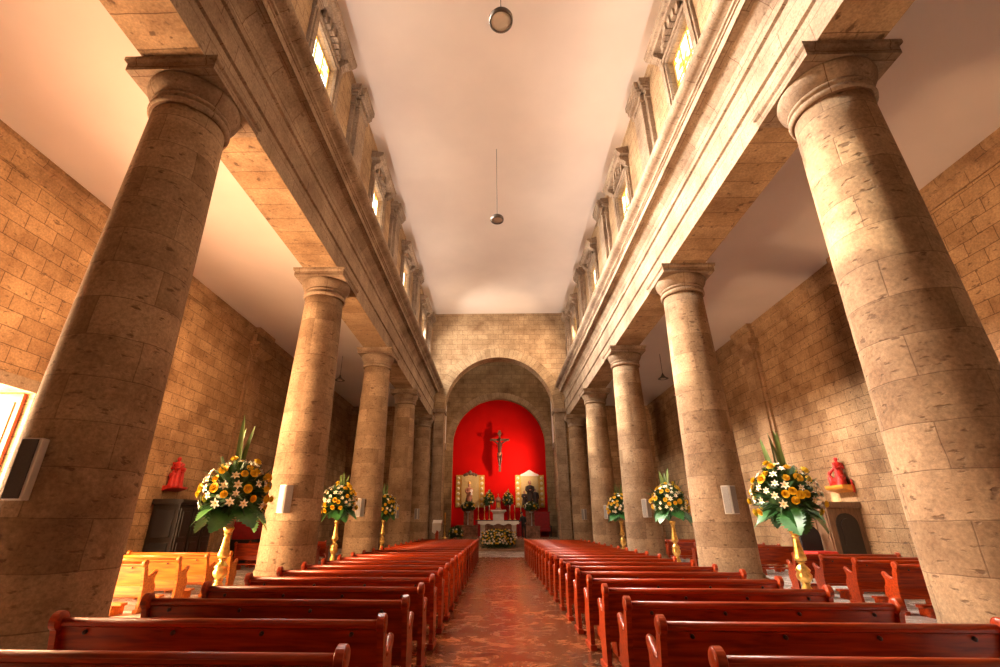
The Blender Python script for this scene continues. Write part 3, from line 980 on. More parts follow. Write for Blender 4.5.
def spray_mesh():
    b = MB()
    b.tube([(0, 0, 0), (0, .02, .25), (0, .06, .50)], [.006, .005, .003], 5)
    for q in range(11):
        z = .10 + q * .04
        for sg in (-1, 1):
            L_ = .13 * (1 - q / 16)
            p = Vector((0, .02 + .09 * (z / .5) ** 2 * .5, z))
            d = Vector((sg * .8, .1, .75)).normalized() * L_
            n0 = b.add([p, p + d * .5 + Vector((0, .012, .02)), p + d, p + d * .5 - Vector((0, .012, .02))])
            b.face((n0, n0 + 1, n0 + 2, n0 + 3))
    return b.mesh('fern_spray', 'leaf_dark')


SPRAY = spray_mesh()


def foliage_mesh(seed, rx, rz, zc, count, ll=.26, lw=.035, core=True):
    rng = random.Random(seed)
    b = MB()
    if core:
        b.ball((0, 0, zc), 1, 0, 14, 10, rx * .62, rx * .62, rz * .68)
    for q in range(count):
        a, e = rng.uniform(0, 2 * PI), math.asin(rng.uniform(-.75, 1))
        d = Vector((math.cos(a) * math.cos(e), math.sin(a) * math.cos(e), math.sin(e)))
        base = Vector((d.x * rx * .55, d.y * rx * .55, zc + d.z * rz * .6))
        L_ = ll * rng.uniform(.7, 1.25)
        dd = (Vector((d.x * rx, d.y * rx, d.z * rz)).normalized() + Vector((rng.uniform(-.4, .4), rng.uniform(-.4, .4), rng.uniform(-.25, .5)))).normalized()
        sd = dd.orthogonal().normalized()
        sd = (Matrix.Rotation(rng.uniform(0, 6.3), 4, dd) @ sd)
        W = lw * rng.uniform(.7, 1.3)
        tip = base + dd * L_ * 1.25 + Vector((0, 0, -.12 * L_))
        mid = base + dd * L_ * .65
        n0 = b.add([base - sd * W * .4, base + sd * W * .4, mid + sd * W, mid - sd * W, tip])
        b.face((n0, n0 + 1, n0 + 2, n0 + 3)); b.face((n0 + 3, n0 + 2, n0 + 4))
    return b.mesh('foliage', 'leaf_dark')


def stand(x, y, label, zt=1.55):
    t = thing('flower_stand', label, 'flower stand', (x, y, 0), 0, 'gilded flower stands')
    s_ = zt / 1.55
    def bl(nm, prof, lobes=0, amp=0.0):
        MB().lathe([(r, z * s_) for r, z in prof], 20, lobes=lobes, amp=amp).build(nm, 'gold', t)
    bl('foot', [(.21, 0), (.22, .03), (.19, .07), (.20, .10), (.17, .16), (.15, .28), (.12, .42), (.09, .52), (.06, .58), (.075, .60), (.055, .62)], 6, .06)
    bl('lower_knop', [(.055, .60), (.085, .64), (.12, .69), (.128, .75), (.10, .80), (.125, .83), (.10, .87), (.06, .92), (.045, .95), (.08, .965), (.05, .98)], 8, .07)
    bl('stem', [(.05, .98), (.105, 1.0), (.11, 1.05), (.09, 1.12), (.072, 1.22), (.058, 1.34), (.05, 1.40), (.075, 1.42), (.05, 1.44)], 6, .05)
    bl('cup', [(.05, 1.43), (.075, 1.46), (.085, 1.49), (.10, 1.53), (.09, 1.55)])
    return t


def arrangement(x, y, z, label, seed, rx=.66, rz=.62, zc=.66, nroses=36, nlil=44, blades=5, leaves=9, sc_=1.0, group='yellow and white flower arrangements', bl_h=(1.0, 1.35), blcol=None):
    rng = random.Random(seed)
    t = thing('flower_arrangement', label, 'flower arrangement', (x, y, z), 0, group)
    t.scale = (sc_, sc_, sc_)
    inst('foliage', foliage_mesh(seed, rx, rz, zc, 420), t)['kind'] = 'stuff'
    if leaves:
        for q in range(leaves):
            a = 2 * PI * q / leaves + rng.uniform(-.2, .2)
            d = rx * .45
            inst('monstera_leaf', MONSTERA, t, (d * math.cos(a), d * math.sin(a), zc - rz * .42 + rng.uniform(-.06, .06)), (R(rng.uniform(-32, -12)), R(rng.uniform(-20, 20)), a - PI / 2), [rng.uniform(.75, 1.05)] * 3)
    def spot(lo):
        a, u = rng.uniform(0, 2 * PI), rng.uniform(lo, .95)
        e = math.asin(u)
        d = Vector((math.cos(a) * math.cos(e), math.sin(a) * math.cos(e), math.sin(e)))
        tp = 1.04 - .30 * max(0, d.z) ** 1.5
        return d, Vector((d.x * rx * tp, d.y * rx * tp, zc + d.z * rz * 1.02))
    used = []
    for me, nm, cnt, lo in ((ROSE, 'yellow_blossom', nroses, -.45), (LILY, 'white_blossom', nlil, -.35)):
        for q in range(cnt):
            for _ in range(30):
                d, p = spot(lo)
                if all((p - u).length > .135 for u in used):
                    break
            used.append(p)
            rot = d.to_track_quat('Z', 'Y').to_euler()
            s_ = rng.uniform(.85, 1.2) * (1.0 if nm[0] == 'y' else .92)
            p = p + d * rng.uniform(-.03, .07)
            inst(nm, me, t, p, rot, (s_, s_, s_))
    for q in range(blades):
        inst('blade_leaf', BLADE, t, (rng.uniform(-.12, .12), rng.uniform(-.12, .12), zc + rz * .25), (R(rng.uniform(-9, 9)), R(rng.uniform(-10, 10)), rng.uniform(-.8, .8)), (1.15, 1.15, rng.uniform(*bl_h)))
    if blades > 3:
        for q in range(12):
            a = rng.uniform(0, 2 * PI)
            inst('fern_spray', SPRAY, t, (rx * .5 * math.cos(a), rx * .5 * math.sin(a), zc + rz * rng.uniform(-.1, .45)), (R(rng.uniform(-58, -15)), 0, a - PI / 2), [rng.uniform(.8, 1.15)] * 3)
    return t


for s, side in ((-1, 'left'), (1, 'right')):
    for i, (cy, place) in enumerate(((9.68, 'nearest'), (16.2, 'middle'), (22.85, 'farthest'))):
        zt = (1.50, 1.66, 1.70)[i]
        stand(s * 5.4, cy, '%s gilded flower stand between the pillars on the %s' % (place, side), zt)
        arrangement(s * 5.4, cy, zt, '%s yellow and white bouquet with tall blades on the %s gilded stand' % (place, side), 11 + i * 3 + (s > 0), zc=.66, bl_h=(1.15, 1.5) if i == 0 else (.85, 1.15),
                    rx=.60, rz=.68, sc_=((.94 if s < 0 else .88), .84, .84)[i], leaves=10 if (s < 0 and i == 0) else 8)

# ------------------------------------------------------------------ pendant lamps
def pendant(x, y, z, ztop, r, label, group):
    t = thing('pendant_lamp', label, 'lamp', (x, y, z), 0, group)
    MB().lathe([(r * .86, 0), (r * .9, -.03), (r, -.03), (r * 1.03, 0), (r * 1.03, .09), (r * .96, .13), (r * .5, .20), (.05, .24), (.03, .30), (.0005, .30)], 32).build('housing', 'lamp_rim', t)
    MB().lathe([(.0005, -.012), (r * .5, -.010), (r * .885, 0.0), (r * .885, .02)], 32).build('diffuser', 'lamp_glass', t)
    b = MB(); b.tube([(0, 0, .29), (0, 0, ztop - z)], .012, 6); b.build('cord', 'lamp_rim', t)
pendant(0, 7.85, 13.2, ZC, .29, 'nearest round ceiling lamp, hanging on a cord at the top of the photo', 'round lamps over the nave')
pendant(-.1, 16.1, 13.2, ZC, .26, 'second round ceiling lamp hanging over the middle of the nave', 'round lamps over the nave')
for s, side in ((-1, 'left'), (1, 'right')):
    t = thing('aisle_lamp', 'small dark bell lamp hanging in the %s side aisle' % side, 'lamp', (s * 8.1, 22.5, 8.25), 0, 'small lamps in the side aisles')
    MB().lathe([(.26, 0), (.22, .03), (.12, .10), (.05, .20), (.03, .28), (.0005, .28)], 18).build('shade', 'lamp_rim', t)
    MB().lathe([(.0005, -.02), (.12, -.01), (.16, .03)], 14).build('bulb', 'lamp_glass', t)
    MB().tube([(0, 0, .27), (0, 0, ZA - 8.25)], .012, 6).build('cord', 'lamp_rim', t)

# ------------------------------------------------------------------ figures
def robed(b, x, y, z, h, robe, skin, lean=0.0, folds=9, arms='pray', wide=1.0, hair=None):
    """a standing robed statue as one skin: hem, knees, waist, chest, shoulders, neck, head"""
    S = [(.165, .140, 0), (.160, .135, .03), (.140, .115, .20), (.128, .100, .38), (.112, .088, .54), (.105, .080, .60), (.122, .085, .68), (.138, .085, .76), (.120, .075, .815), (.055, .05, .84), (.036, .038, .855), (.036, .040, .872), (.050, .058, .895), (.058, .070, .93), (.056, .068, .965), (.036, .045, .99), (.010, .012, 1.0)]
    secs = [(x + lean * q[2] * h, y, z + q[2] * h, q[0] * h * wide, q[1] * h * wide) for q in S]
    mis = [robe] * 9 + [skin] * 7
    b.sections(secs, 18, robe, folds, .05, mis)
    for sg in (-1, 1):
        sx = x + lean * .79 * h + sg * .125 * h * wide
        if arms == 'pray':
            pth = [(sx, y, z + .79 * h), (sx + sg * .02 * h, y - .04 * h, z + .66 * h), (sx - sg * .02 * h, y - .11 * h, z + .60 * h), (x + sg * .02 * h, y - .14 * h, z + .66 * h)]
        else:
            pth = [(sx, y, z + .79 * h), (sx + sg * .03 * h, y - .01 * h, z + .64 * h), (sx + sg * .03 * h, y - .06 * h, z + .52 * h), (sx + sg * .03 * h, y - .10 * h, z + .46 * h)]
        b.tube(pth, [.042 * h, .040 * h, .036 * h, .020 * h], 8, robe)
        b.ball(pth[-1], .024 * h, skin, 8, 6)
    hx, hz = x + lean * .93 * h, z + .935 * h
    b.ball((hx, y - .072 * h, hz - .005 * h), .010 * h, skin, 6, 5)       # nose
    if hair is not None:
        b.ball((hx, y + .014 * h, hz + .014 * h), .064 * h, hair, 10, 8, 1, 1.05, 1.0)


# ------------------------------------------------------------------ stations on the aisle walls
t = thing('wall_statue', 'red robed figures carved in relief on the left aisle wall above the dark confessional', 'statue', (-XW, 15.8, 2.62), 0)
b = MB(); b.prism([(0, -.10), (.30, 0), (.30, .05), (0, .05)], 'y', -.42, .42); b.build('bracket', 'red_statue', t)
for j, (yy, hh, ww) in enumerate(((-.10, .92, 1.15), (.16, .74, 1.1), (-.27, .50, 1.3))):
    b = MB(); robed(b, .14, yy, .05, hh, 0, 0, 0, 7, 'pray', ww, 0)
    b.build('figure', 'red_statue', t)
b = MB(); b.box(.02, .06, .02, .08, .05, 1.0); b.box(.02, .06, -.22, .32, .74, .80); b.build('cross', 'red_statue', t)
t = thing('wall_statue', 'red figures seated and bending on a gilded bracket on the right aisle wall', 'statue', (XW, 15.85, 2.66), 0)
b = MB(); b.prism([(0, -.14), (-.34, -.05), (-.38, .0), (-.38, .07), (0, .07)], 'y', -.40, .44); b.build('bracket', 'orange_shelf', t)
b = MB()   # low reclining figure with raised head
b.sections([(-.18, .22, .06, .12, .17), (-.18, .24, .16, .115, .15), (-.18, .29, .26, .10, .11), (-.18, .32, .34, .09, .10), (-.18, .33, .385, .035, .035), (-.18, .34, .42, .05, .055), (-.18, .34, .48, .05, .055), (-.18, .34, .53, .012, .012)], 14, 0, 5, .06)
b.tube([(-.20, .24, .14), (-.24, .06, .24), (-.25, -.10, .16), (-.25, -.20, .12)], [.09, .075, .055, .035], 10)
b.tube([(-.18, .26, .32), (-.26, .18, .24), (-.28, .06, .22)], [.045, .038, .028], 8)
b.build('figure', 'red_statue', t)
b = MB(); robed(b, -.18, -.12, .06, .86, 0, 0, 0, 7, 'pray', 1.15, 0)   # taller figure standing over it
b.tube([(-.18, -.08, .66), (-.30, .05, .50), (-.30, .16, .40)], [.05, .042, .028], 8)
b.tube([(-.16, -.20, .30), (-.30, -.30, .26), (-.30, -.34, .08)], [.09, .07, .05], 8)
b.build('figure', 'red_statue', t)
b = MB(); b.box(-.08, -.045, -.42, -.37, -.16, .22); b.build('staff', 'red_statue', t)

# ------------------------------------------------------------------ confessionals
t = thing('confessional', 'black panelled confessional booth against the left aisle wall', 'confessional', (-XW + .02, 16.15, 0), 0)
b = MB(); b.bevel_box(0, .85, -.98, .98, 0, 2.1, .015); b.build('cabinet', 'dark_wood', t)
b = MB(); b.prism([(0, 2.1), (.90, 2.1), (.98, 2.18), (.98, 2.25), (0, 2.25)], 'y', -1.08, 1.08); b.build('cornice', 'dark_wood', t)
for y0 in (-.92, -.28, .36):
    b = MB(); b.bevel_box(.84, .885, y0, y0 + .56, .12, 2.0, .015); b.bevel_box(.875, .91, y0 + .1, y0 + .46, 1.15, 1.9, .02); b.bevel_box(.875, .91, y0 + .1, y0 + .46, .25, 1.0, .02)
    b.build('door', 'dark_wood', t)
b = MB(); b.bevel_box(.12, .73, -1.02, -.97, .2, 1.0, .02); b.bevel_box(.12, .73, -1.02, -.97, 1.15, 1.95, .02); b.build('side_panel', 'black', t)
b = MB(); b.bevel_box(.90, 1.30, .25, .85, .44, .58, .03); b.build('kneeler', 'red_cloth', t)
t = thing('confessional', 'brown carved confessional booth with arched panels on the right aisle wall', 'confessional', (XW - .02, 16.4, 0), 0)
b = MB(); b.bevel_box(-1.0, 0, -.9, .9, 0, 2.05, .015); b.build('cabinet', 'brown_wood', t)
b = MB(); b.prism([(0, 2.05), (-1.04, 2.05), (-1.14, 2.14), (-1.14, 2.22), (0, 2.22)], 'y', -1.0, 1.0); b.build('cornice', 'brown_wood', t)
def arch_panel(b, cx, y, w_, z0, z1, d):
    pr = [(cx - w_, z0), (cx + w_, z0)] + [(cx + w_ * math.cos(a * PI / 10), z1 - w_ + w_ * math.sin(a * PI / 10)) for a in range(11)]
    b.prism(pr, 'y', y - d, y)
b = MB(); arch_panel(b, -.5, -.9, .33, .25, 1.9, .03); arch_panel(b, -.5, -.93, .20, 1.0, 1.75, .03); b.build('side_panel', 'dark_wood', t)
for y0 in (-.85, -.28, .30):
    b = MB(); b.bevel_box(-1.04, -1.0, y0, y0 + .52, .12, 1.96, .012); b.bevel_box(-1.06, -1.03, y0 + .1, y0 + .42, 1.1, 1.85, .02); b.build('door', 'brown_wood', t)
t = thing('chair', 'black high-backed chair with a bright red seat beside the right confessional', 'chair', (9.45, 15.6, 0), .15)
b = MB()
pr = [(-.30, .5), (.30, .5), (.34, .9)] + [(.34 * math.cos(a * PI / 10), 1.22 + .34 * math.sin(a * PI / 10)) for a in range(11)] + [(-.34, .9)]
b.prism(pr, 'y', .24, .31); b.build('backrest', 'black', t)
b = MB(); b.bevel_box(-.34, .34, -.30, .30, .70, .84, .04); b.build('seat', M['red_statue'], t)
for px_ in (-.28, .28):
    for py_ in (-.24, .24):
        b = MB(); b.tube([(px_, py_, 0), (px_, py_, .35), (px_, py_, .71)], [.022, .026, .03], 8); b.build('leg', 'black', t)
# red draped prie-dieu cabinet left of the second left pillar
t = thing('draped_cabinet', 'dark red draped cabinet on the left aisle wall behind the second left pillar', 'cabinet', (-XW + .26, 20.9, 0), 0)
b = MB(); b.bevel_box(-.24, .55, -.8, .8, 0, .95, .02); b.build('lower_cabinet', 'dark_wood', t)
b = MB()
pr = []
for q in range(41):
    yy = -.78 + 1.56 * q / 40
    pr.append((.60 + .035 * math.cos(q * 1.25), yy))
b.prism([(-.20, -.78)] + pr + [(-.20, .78)], 'z', .95, 1.62); b.build('drape', 'red_cloth', t)

# ------------------------------------------------------------------ chancel furniture
PZ = .60
t = thing('altar_table', 'white marble altar table with a front of arches, in the middle of the chancel', 'altar', (-.12, 36.4, PZ), 0)
b = MB(); b.bevel_box(-1.42, 1.42, -.55, .55, .96, 1.12, .025); b.build('tabletop', 'marble_white', t)
for xx in (-1.12, 1.12):
    b = MB(); b.bevel_box(xx - .16, xx + .16, -.38, .38, .10, .96, .02); b.bevel_box(xx - .21, xx + .21, -.43, .43, 0, .12, .02); b.bevel_box(xx - .20, xx + .20, -.42, .42, .86, .96, .02)
    b.build('pedestal', 'marble_white', t)
b = MB(); b.bevel_box(-.96, .96, -.20, .20, .05, .95, .02); b.build('front_panel', 'marble_red', t)
cl = MB()
pr = [(-1.46, 1.135), (1.46, 1.135), (1.46, .93)] + [(1.46 - 2.92 * q / 24, .90 + .055 * math.cos(q * PI / 3)) for q in range(1, 24)] + [(-1.46, .93)]
cl.prism(pr, 'y', -.585, -.565); cl.box(-1.46, 1.46, -.585, .57, 1.122, 1.135)
tag(cl.build('altar_cloth', 'white_cloth', None, (-.12, 36.4, PZ)), 'white linen cloth with scalloped edge spread over the altar table', 'altar cloth')
# bank of flowers before the altar
t = thing('flower_bank', 'low wide bank of yellow and white flowers in front of the altar table', 'flower arrangement', (-.12, 32.65, .15), 0)
rng = random.Random(88)
b = MB()
for q in range(900):
    a = rng.uniform(0, 2 * PI)
    x = rng.uniform(-1.1, 1.1); z = rng.uniform(0.0, 1.08) * (1 - .22 * (x / 1.15) ** 2); y = -.12 - .25 * math.sqrt(max(0, 1 - (z / 1.3) ** 2)) + rng.uniform(-.06, .1)
    d = Vector((rng.uniform(-.7, .7), rng.uniform(-1, .1), rng.uniform(-.3, .8))).normalized() * rng.uniform(.09, .17)
    sd = d.orthogonal().normalized() * .03
    p = Vector((x, y, z))
    n0 = b.add([p - sd * .4, p + sd * .4, p + d * .6 + sd, p + d * .6 - sd, p + d]); b.face((n0, n0 + 1, n0 + 2, n0 + 3)); b.face((n0 + 3, n0 + 2, n0 + 4))
b.ball((0, -.1, .46), 1, 0, 18, 10, 1.1, .26, .58)
for v_i, v_ in enumerate(b.v):
    if v_[2] < 0.005: b.v[v_i] = (v_[0], v_[1], 0.005)
b.build('foliage', 'leaf_dark', t)['kind'] = 'stuff'
used = []
for q in range(86):
    for _ in range(20):
        x = rng.uniform(-1.05, 1.05); z = rng.uniform(.24, 1.10) * (1 - .2 * (x / 1.1) ** 2)
        p = Vector((x, -.20 - .24 * math.sqrt(max(0, 1 - (z / 1.35) ** 2)), z))
        if all((p - u).length > .12 for u in used):
            break
    used.append(p)
    nrm = Vector((x * .3, -1, (z - .1) * 1.2)).to_track_quat('Z', 'Y').to_euler()
    if q % 2: inst('yellow_blossom', ROSE, t, p, nrm, (.72,) * 3)
    else: inst('white_blossom', LILY, t, p, nrm, (.95,) * 3)

t = thing('tabernacle_pedestal', 'white marble pedestal with a wider cap standing behind the altar table', 'pedestal', (-.10, 39.2, PZ), 0)
b = MB(); b.bevel_box(-.42, .42, -.35, .35, .16, 1.72, .02); b.build('body', 'marble_white', t)
b = MB(); b.bevel_box(-.56, .56, -.48, .48, 0, .16, .02); b.build('base', 'marble_white', t)
b = MB(); b.bevel_box(-.60, .60, -.50, .50, 1.82, 1.94, .02); b.bevel_box(-.50, .50, -.42, .42, 1.72, 1.82, .02); b.build('cap', 'marble_white', t)
t = thing('tabernacle', 'small domed dark red tabernacle standing on the white pedestal', 'tabernacle', (-.10, 39.2, PZ + 1.94), 0)
MB().lathe([(.24, 0), (.24, .08), (.19, .11), (.19, .62), (.24, .66), (.26, .70), (.22, .74), (.17, .86), (.10, .95), (.03, 1.0), (.02, 1.06), (.0005, 1.06)], 20).build('body', 'rose_robe', t)
b = MB(); b.box(-.11, .11, -.205, -.17, .18, .56); b.build('door', 'gold', t)
b = MB(); b.box(-.015, .015, -.015, .015, 1.04, 1.24); b.box(-.06, .06, -.015, .015, 1.14, 1.17); b.build('cross', 'gold', t)

# reredos table with red hanging and candlesticks
t = thing('reredos_table', 'long dark red draped table under the crucifix at the back of the chancel', 'table', (0, 41.35, PZ), 0)
b = MB(); b.bevel_box(-2.0, 2.0, -.35, .35, 1.15, 1.22, .015); b.build('tabletop', 'dark_wood', t)
b = MB(); pr = [(-1.98 + 3.96 * q / 80, -.33 + .03 * math.cos(q * 1.3)) for q in range(81)] + [(1.98, .3), (-1.98, .3)]
b.prism(pr, 'z', .0, 1.15); b.build('drape', 'red_cloth', t)
for i, xx in enumerate((-1.75, -1.25, -.85, .85, 1.25, 1.75)):
    lab = 'tall gilded candlestick on the red draped table, %s' % ('outermost on the left', 'second from the left', 'third from the left', 'third from the right', 'second from the right', 'outermost on the right')[i]
    t = thing('candlestick', lab, 'candlestick', (xx, 41.25, PZ + 1.22), 0, 'candlesticks on the red draped table')
    MB().lathe([(.11, 0), (.10, .04), (.04, .10), (.03, .2), (.05, .26), (.03, .32), (.025, .62), (.05, .66), (.03, .70), (.07, .76), (.07, .78)], 14).build('stick', 'gold', t)
    MB().lathe([(.028, .78), (.028, 1.12), (.0005, 1.13)], 10).build('candle', 'wax', t)
for s, side in ((-1, 'left'), (1, 'right')):
    t = thing('flower_pedestal', 'slim red pedestal for flowers %s of the white pedestal' % side, 'pedestal', (s * .80 - .07, 41.98, PZ), 0)
    MB().lathe([(.20, 0), (.20, .06), (.08, .12), (.07, 2.15), (.16, 2.24), (.16, 2.28)], 14).build('column', 'red_cloth', t)
    arrangement(s * .80 - .07, 41.98, PZ + 2.28, 'flower arrangement against the red wall, %s of the small tabernacle' % side, 60 + s, rx=.42, rz=.62, zc=.60, nroses=16, nlil=20, blades=3, leaves=0, sc_=.95, group='flower arrangements flanking the tabernacle', bl_h=(.65, .9))

# golden panels
def panel(x, label, right):
    t = thing('retable_panel', label, 'altarpiece', (x, YB + .52, 2.84), 0, 'golden panels on the red wall')
    H = 2.64
    b = MB(); b.bevel_box(-1.24, 1.24, -.02, .07, 0, H, .015); b.build('board', 'gold_paint', t)
    b = MB(); b.bevel_box(-.74, .74, -.05, -.015, .03, H - .03, .01); b.build('center_panel', 'gold_pale', t)
    for xx in (-.82, .78):
        b = MB(); b.bevel_box(xx, xx + .04, -.07, -.015, 0, H, .01); b.build('moulding', 'gold', t)
    for sg in (-1, 1):
        for q in range(6):
            MB().lathe([(.13, 0), (.13, .02), (.10, .045), (.075, .03), (.07, .05), (.0005, .09)], 14, T=Matrix.Translation((sg * 1.02, -.02, .24 + q * .43)) @ Matrix.Rotation(PI / 2, 4, 'X')).build('boss', ['bulb'], t)
    if right:
        b = MB(); b.prism([(-.78, H - .08), (.78, H - .08), (.78, H + .04), (.45, H + .18), (.12, H + .38), (0, H + .44), (-.12, H + .38), (-.45, H + .18), (-.78, H + .04)], 'y', -.10, .02); b.build('crest', 'white_cloth', t)
    else:
        b = MB()
        for q, (xx, zz, rr) in enumerate(((-.50, .0, .13), (-.30, .07, .15), (0, .16, .19), (.30, .07, .15), (.50, .0, .13), (0, .34, .08))):
            b.ball((xx, -.03, H + zz), rr, 0, 10, 8, 1, .5, 1)
        b.build('crest', 'brown_wood', t)
panel(-2.53, 'golden panel with pearl bosses behind the statue of a woman, left on the red wall', False)
panel(2.64, 'golden panel with white peaked top behind the dark statues, right on the red wall', True)

# statues on tall pedestals
def tall_pedestal(x, y, h, label):
    t = thing('statue_pedestal', label, 'pedestal', (x, y, PZ), 0)
    b = MB(); b.bevel_box(-.50, .50, -.40, .40, 0, .14, .02); b.bevel_box(-.40, .40, -.32, .32, .14, h - .12, .02); b.build('body', 'marble_red', t)
    b = MB(); b.bevel_box(-.52, .52, -.42, .42, h - .12, h, .02); b.build('cap', 'dark_wood', t)
    return t
tall_pedestal(-2.55, 41.3, 2.15, 'dark marble pedestal under the statue of a woman')
tall_pedestal(2.55, 41.3, 2.15, 'dark marble pedestal under the dark robed statues')
t = thing('saint_statue', 'statue of a crowned woman in a rose robe holding a child, left golden panel', 'statue', (-2.55, 41.35, PZ + 2.15), 0)
b = MB(); robed(b, 0, 0, .06, 1.85, 0, 1, 0, 9, 'pray', 1.0, 2); b.build('robed_figure', ['rose_robe', 'skin', 'dark_wood'], t)
b = MB(); robed(b, .20, -.20, 1.0, .55, 0, 1, 0, 7, 'down', 1.1, 2); b.build('child_figure', ['white_cloth', 'skin', 'dark_wood'], t)
b = MB(); b.sections([(0, .02, .0, .36, .30), (0, .02, .35, .30, .24), (0, .03, .8, .25, .18)], 16, 0, 8, .07); b.build('dark_skirt', 'green_robe', t)
MB().lathe([(.10, 1.90), (.12, 1.96), (.09, 1.99), (.13, 2.06), (.06, 2.10), (.0005, 2.12)], 12).build('crown', 'gold', t)
t = thing('saint_statue', 'group of three dark robed statues before the right golden panel', 'statue', (2.55, 41.35, PZ + 2.15), 0)
for (xx, yy, hh) in ((0.02, .05, 2.15), (.46, -.02, 1.5), (-.46, 0, 1.35)):
    b = MB(); robed(b, xx, yy, .0, hh, 0, 1, 0, 9, 'pray' if xx < .3 else 'down', 1.05, 2); b.build('robed_figure', ['dark_robe', 'skin', 'black'], t)
for x, side in ((-2.55, 'woman'), (2.55, 'three dark figures')):
    arrangement(x, 40.2, 2.45, 'small white and yellow bouquet at the feet of the %s' % side, 71 + (x > 0), rx=.56, rz=.34, zc=.36, nroses=10, nlil=22, blades=0, leaves=0, sc_=1.0, group='bouquets at the feet of the statues')
    t = thing('bouquet_stand', 'slim iron stand under the bouquet of the %s' % side, 'flower stand', (x, 40.2, PZ), 0)
    MB().lathe([(.22, 0), (.22, .03), (.04, .08), (.03, 1.72), (.18, 1.80), (.2, 1.85)], 14).build('stem', 'silver', t)

# crucifix on the red wall
t = thing('crucifix', 'dark wooden crucifix with a pale hanging figure in the middle of the red wall', 'crucifix', (.06, 41.70, 5.7), 0)
b = MB(); b.bevel_box(-.09, .09, .0, .10, 0, 3.55, .012); b.build('upright', 'brown_wood', t)
b = MB(); b.bevel_box(-.85, .85, -.01, .09, 2.62, 2.80, .012); b.build('crossbeam', 'brown_wood', t)
b = MB(); b.box(-.16, .16, -.03, .0, 3.18, 3.36); b.build('title_board', 'brown_wood', t)
b = MB(); b.box(-.04, .04, .08, .895, 2.1, 2.18); b.build('wall_bracket', 'dark_wood', t)
b = MB()
b.sections([(.0, -.12, 1.42, .13, .10), (0, -.13, 1.55, .17, .12), (0, -.14, 1.75, .145, .10), (.01, -.15, 2.0, .17, .12), (.01, -.15, 2.25, .21, .12), (.01, -.14, 2.42, .20, .09), (.02, -.15, 2.50, .07, .07), (.03, -.19, 2.56, .06, .065), (.04, -.22, 2.62, .085, .10), (.045, -.23, 2.72, .095, .115), (.045, -.21, 2.82, .07, .08), (.045, -.20, 2.86, .015, .015)], 16)
for sg in (-1, 1):
    b.tube([(sg * .17, -.14, 2.37), (sg * .42, -.09, 2.52), (sg * .62, -.06, 2.66), (sg * .76, -.05, 2.72)], [.075, .055, .045, .03], 10)
    b.ball((sg * .80, -.05, 2.73), .05, 0, 8, 6)
    b.tube([(sg * .09, -.13, 1.48), (sg * .11, -.24, 1.08), (sg * .09, -.20, .85), (sg * .04, -.12, .52), (sg * .03, -.16, .40)], [.115, .09, .075, .05, .04], 10)
b.build('body', 'dark_wood_red', t)
b = MB(); b.sections([(0, -.13, 1.30, .20, .15), (0, -.13, 1.45, .20, .155), (0, -.13, 1.58, .18, .14)], 16, 0, 6, .06); b.build('loincloth', 'rose_robe', t)
b = MB(); b.ball((.045, -.18, 2.76), .108, 0, 10, 8, 1, 1, 1); b.build('hair', 'dark_wood', t)

# marble parapets beside the altar, lectern, paschal candle, floor bouquet, chair and urn
def parapet(x0, x1, h, label):
    t = thing('marble_parapet', label, 'parapet', ((x0 + x1) / 2, 37.4, PZ), 0)
    hw = (x1 - x0) / 2
    b = MB(); b.bevel_box(-hw, hw, -.10, .10, 0, h - .08, .012)
    for q in range(3):
        b.bevel_box(-hw + .08 + q * (2 * hw / 3), -hw + (q + 1) * (2 * hw / 3) - .08, -.125, -.09, .12, h - .18, .015)
    b.build('panel', 'marble_red', t)
    b = MB(); b.bevel_box(-hw - .04, hw + .04, -.15, .15, h - .08, h, .015); b.build('coping', 'marble_red', t)
parapet(-3.2, -1.65, .85, 'low veined red marble parapet left of the altar')
parapet(1.75, 2.95, .80, 'low veined red marble parapet right of the altar')
t = thing('lectern', 'red wooden lectern draped with a white cloth, left of the chancel steps', 'lectern', (-3.85, 30.6, 0), 0)
b = MB(); b.bevel_box(-.30, .30, -.22, .22, 0, .10, .015); b.bevel_box(-.09, .09, -.09, .09, .1, 1.5, .015); b.build('post', 'red_wood', t)
b = MB(); b.prism([(-.24, 1.48), (.24, 1.66), (.24, 1.72), (-.24, 1.54)], 'x', -.28, .28); b.build('book_rest', 'red_wood', t)
b = MB(); b.prism([(-.25, 1.56), (.25, 1.745), (.25, 1.76), (-.25, 1.575)], 'x', -.27, .27)
b.prism([(-.27, 1.57), (.27, 1.57), (.27, 1.2)] + [(.27 - .54 * q / 12, 1.14 + .04 * math.cos(q * 1.1) - .12 * (q > 6)) for q in range(13)], 'y', -.275, -.25); b.build('cloth', 'white_cloth', t)
t = thing('paschal_candle', 'slender gilded candle stand with a tall candle, left of the altar', 'candlestick', (-3.80, 34.6, PZ), 0)
MB().lathe([(.20, 0), (.19, .05), (.08, .12), (.05, .25), (.08, .32), (.04, .40), (.035, .85), (.09, .92), (.09, .96)], 16).build('stand', 'gold', t)
MB().lathe([(.05, .96), (.05, 1.62), (.03, 1.65), (.0005, 1.66)], 12).build('candle', 'orange_shelf', t)
t = thing('urn', 'gilded squat urn on the floor by the right chancel pier', 'urn', (4.35, 35.4, PZ), 0)
MB().lathe([(.20, 0), (.22, .04), (.14, .10), (.24, .22), (.28, .34), (.25, .44), (.20, .48), (.26, .52), (.26, .56), (.10, .60), (.0005, .66)], 20).build('bowl', 'gold', t)
arrangement(-3.0, 34.3, PZ, 'low bouquet of cream flowers on the chancel floor left of the altar', 95, rx=.42, rz=.36, zc=.34, nroses=6, nlil=16, blades=0, leaves=0, group='bouquet on the chancel floor')
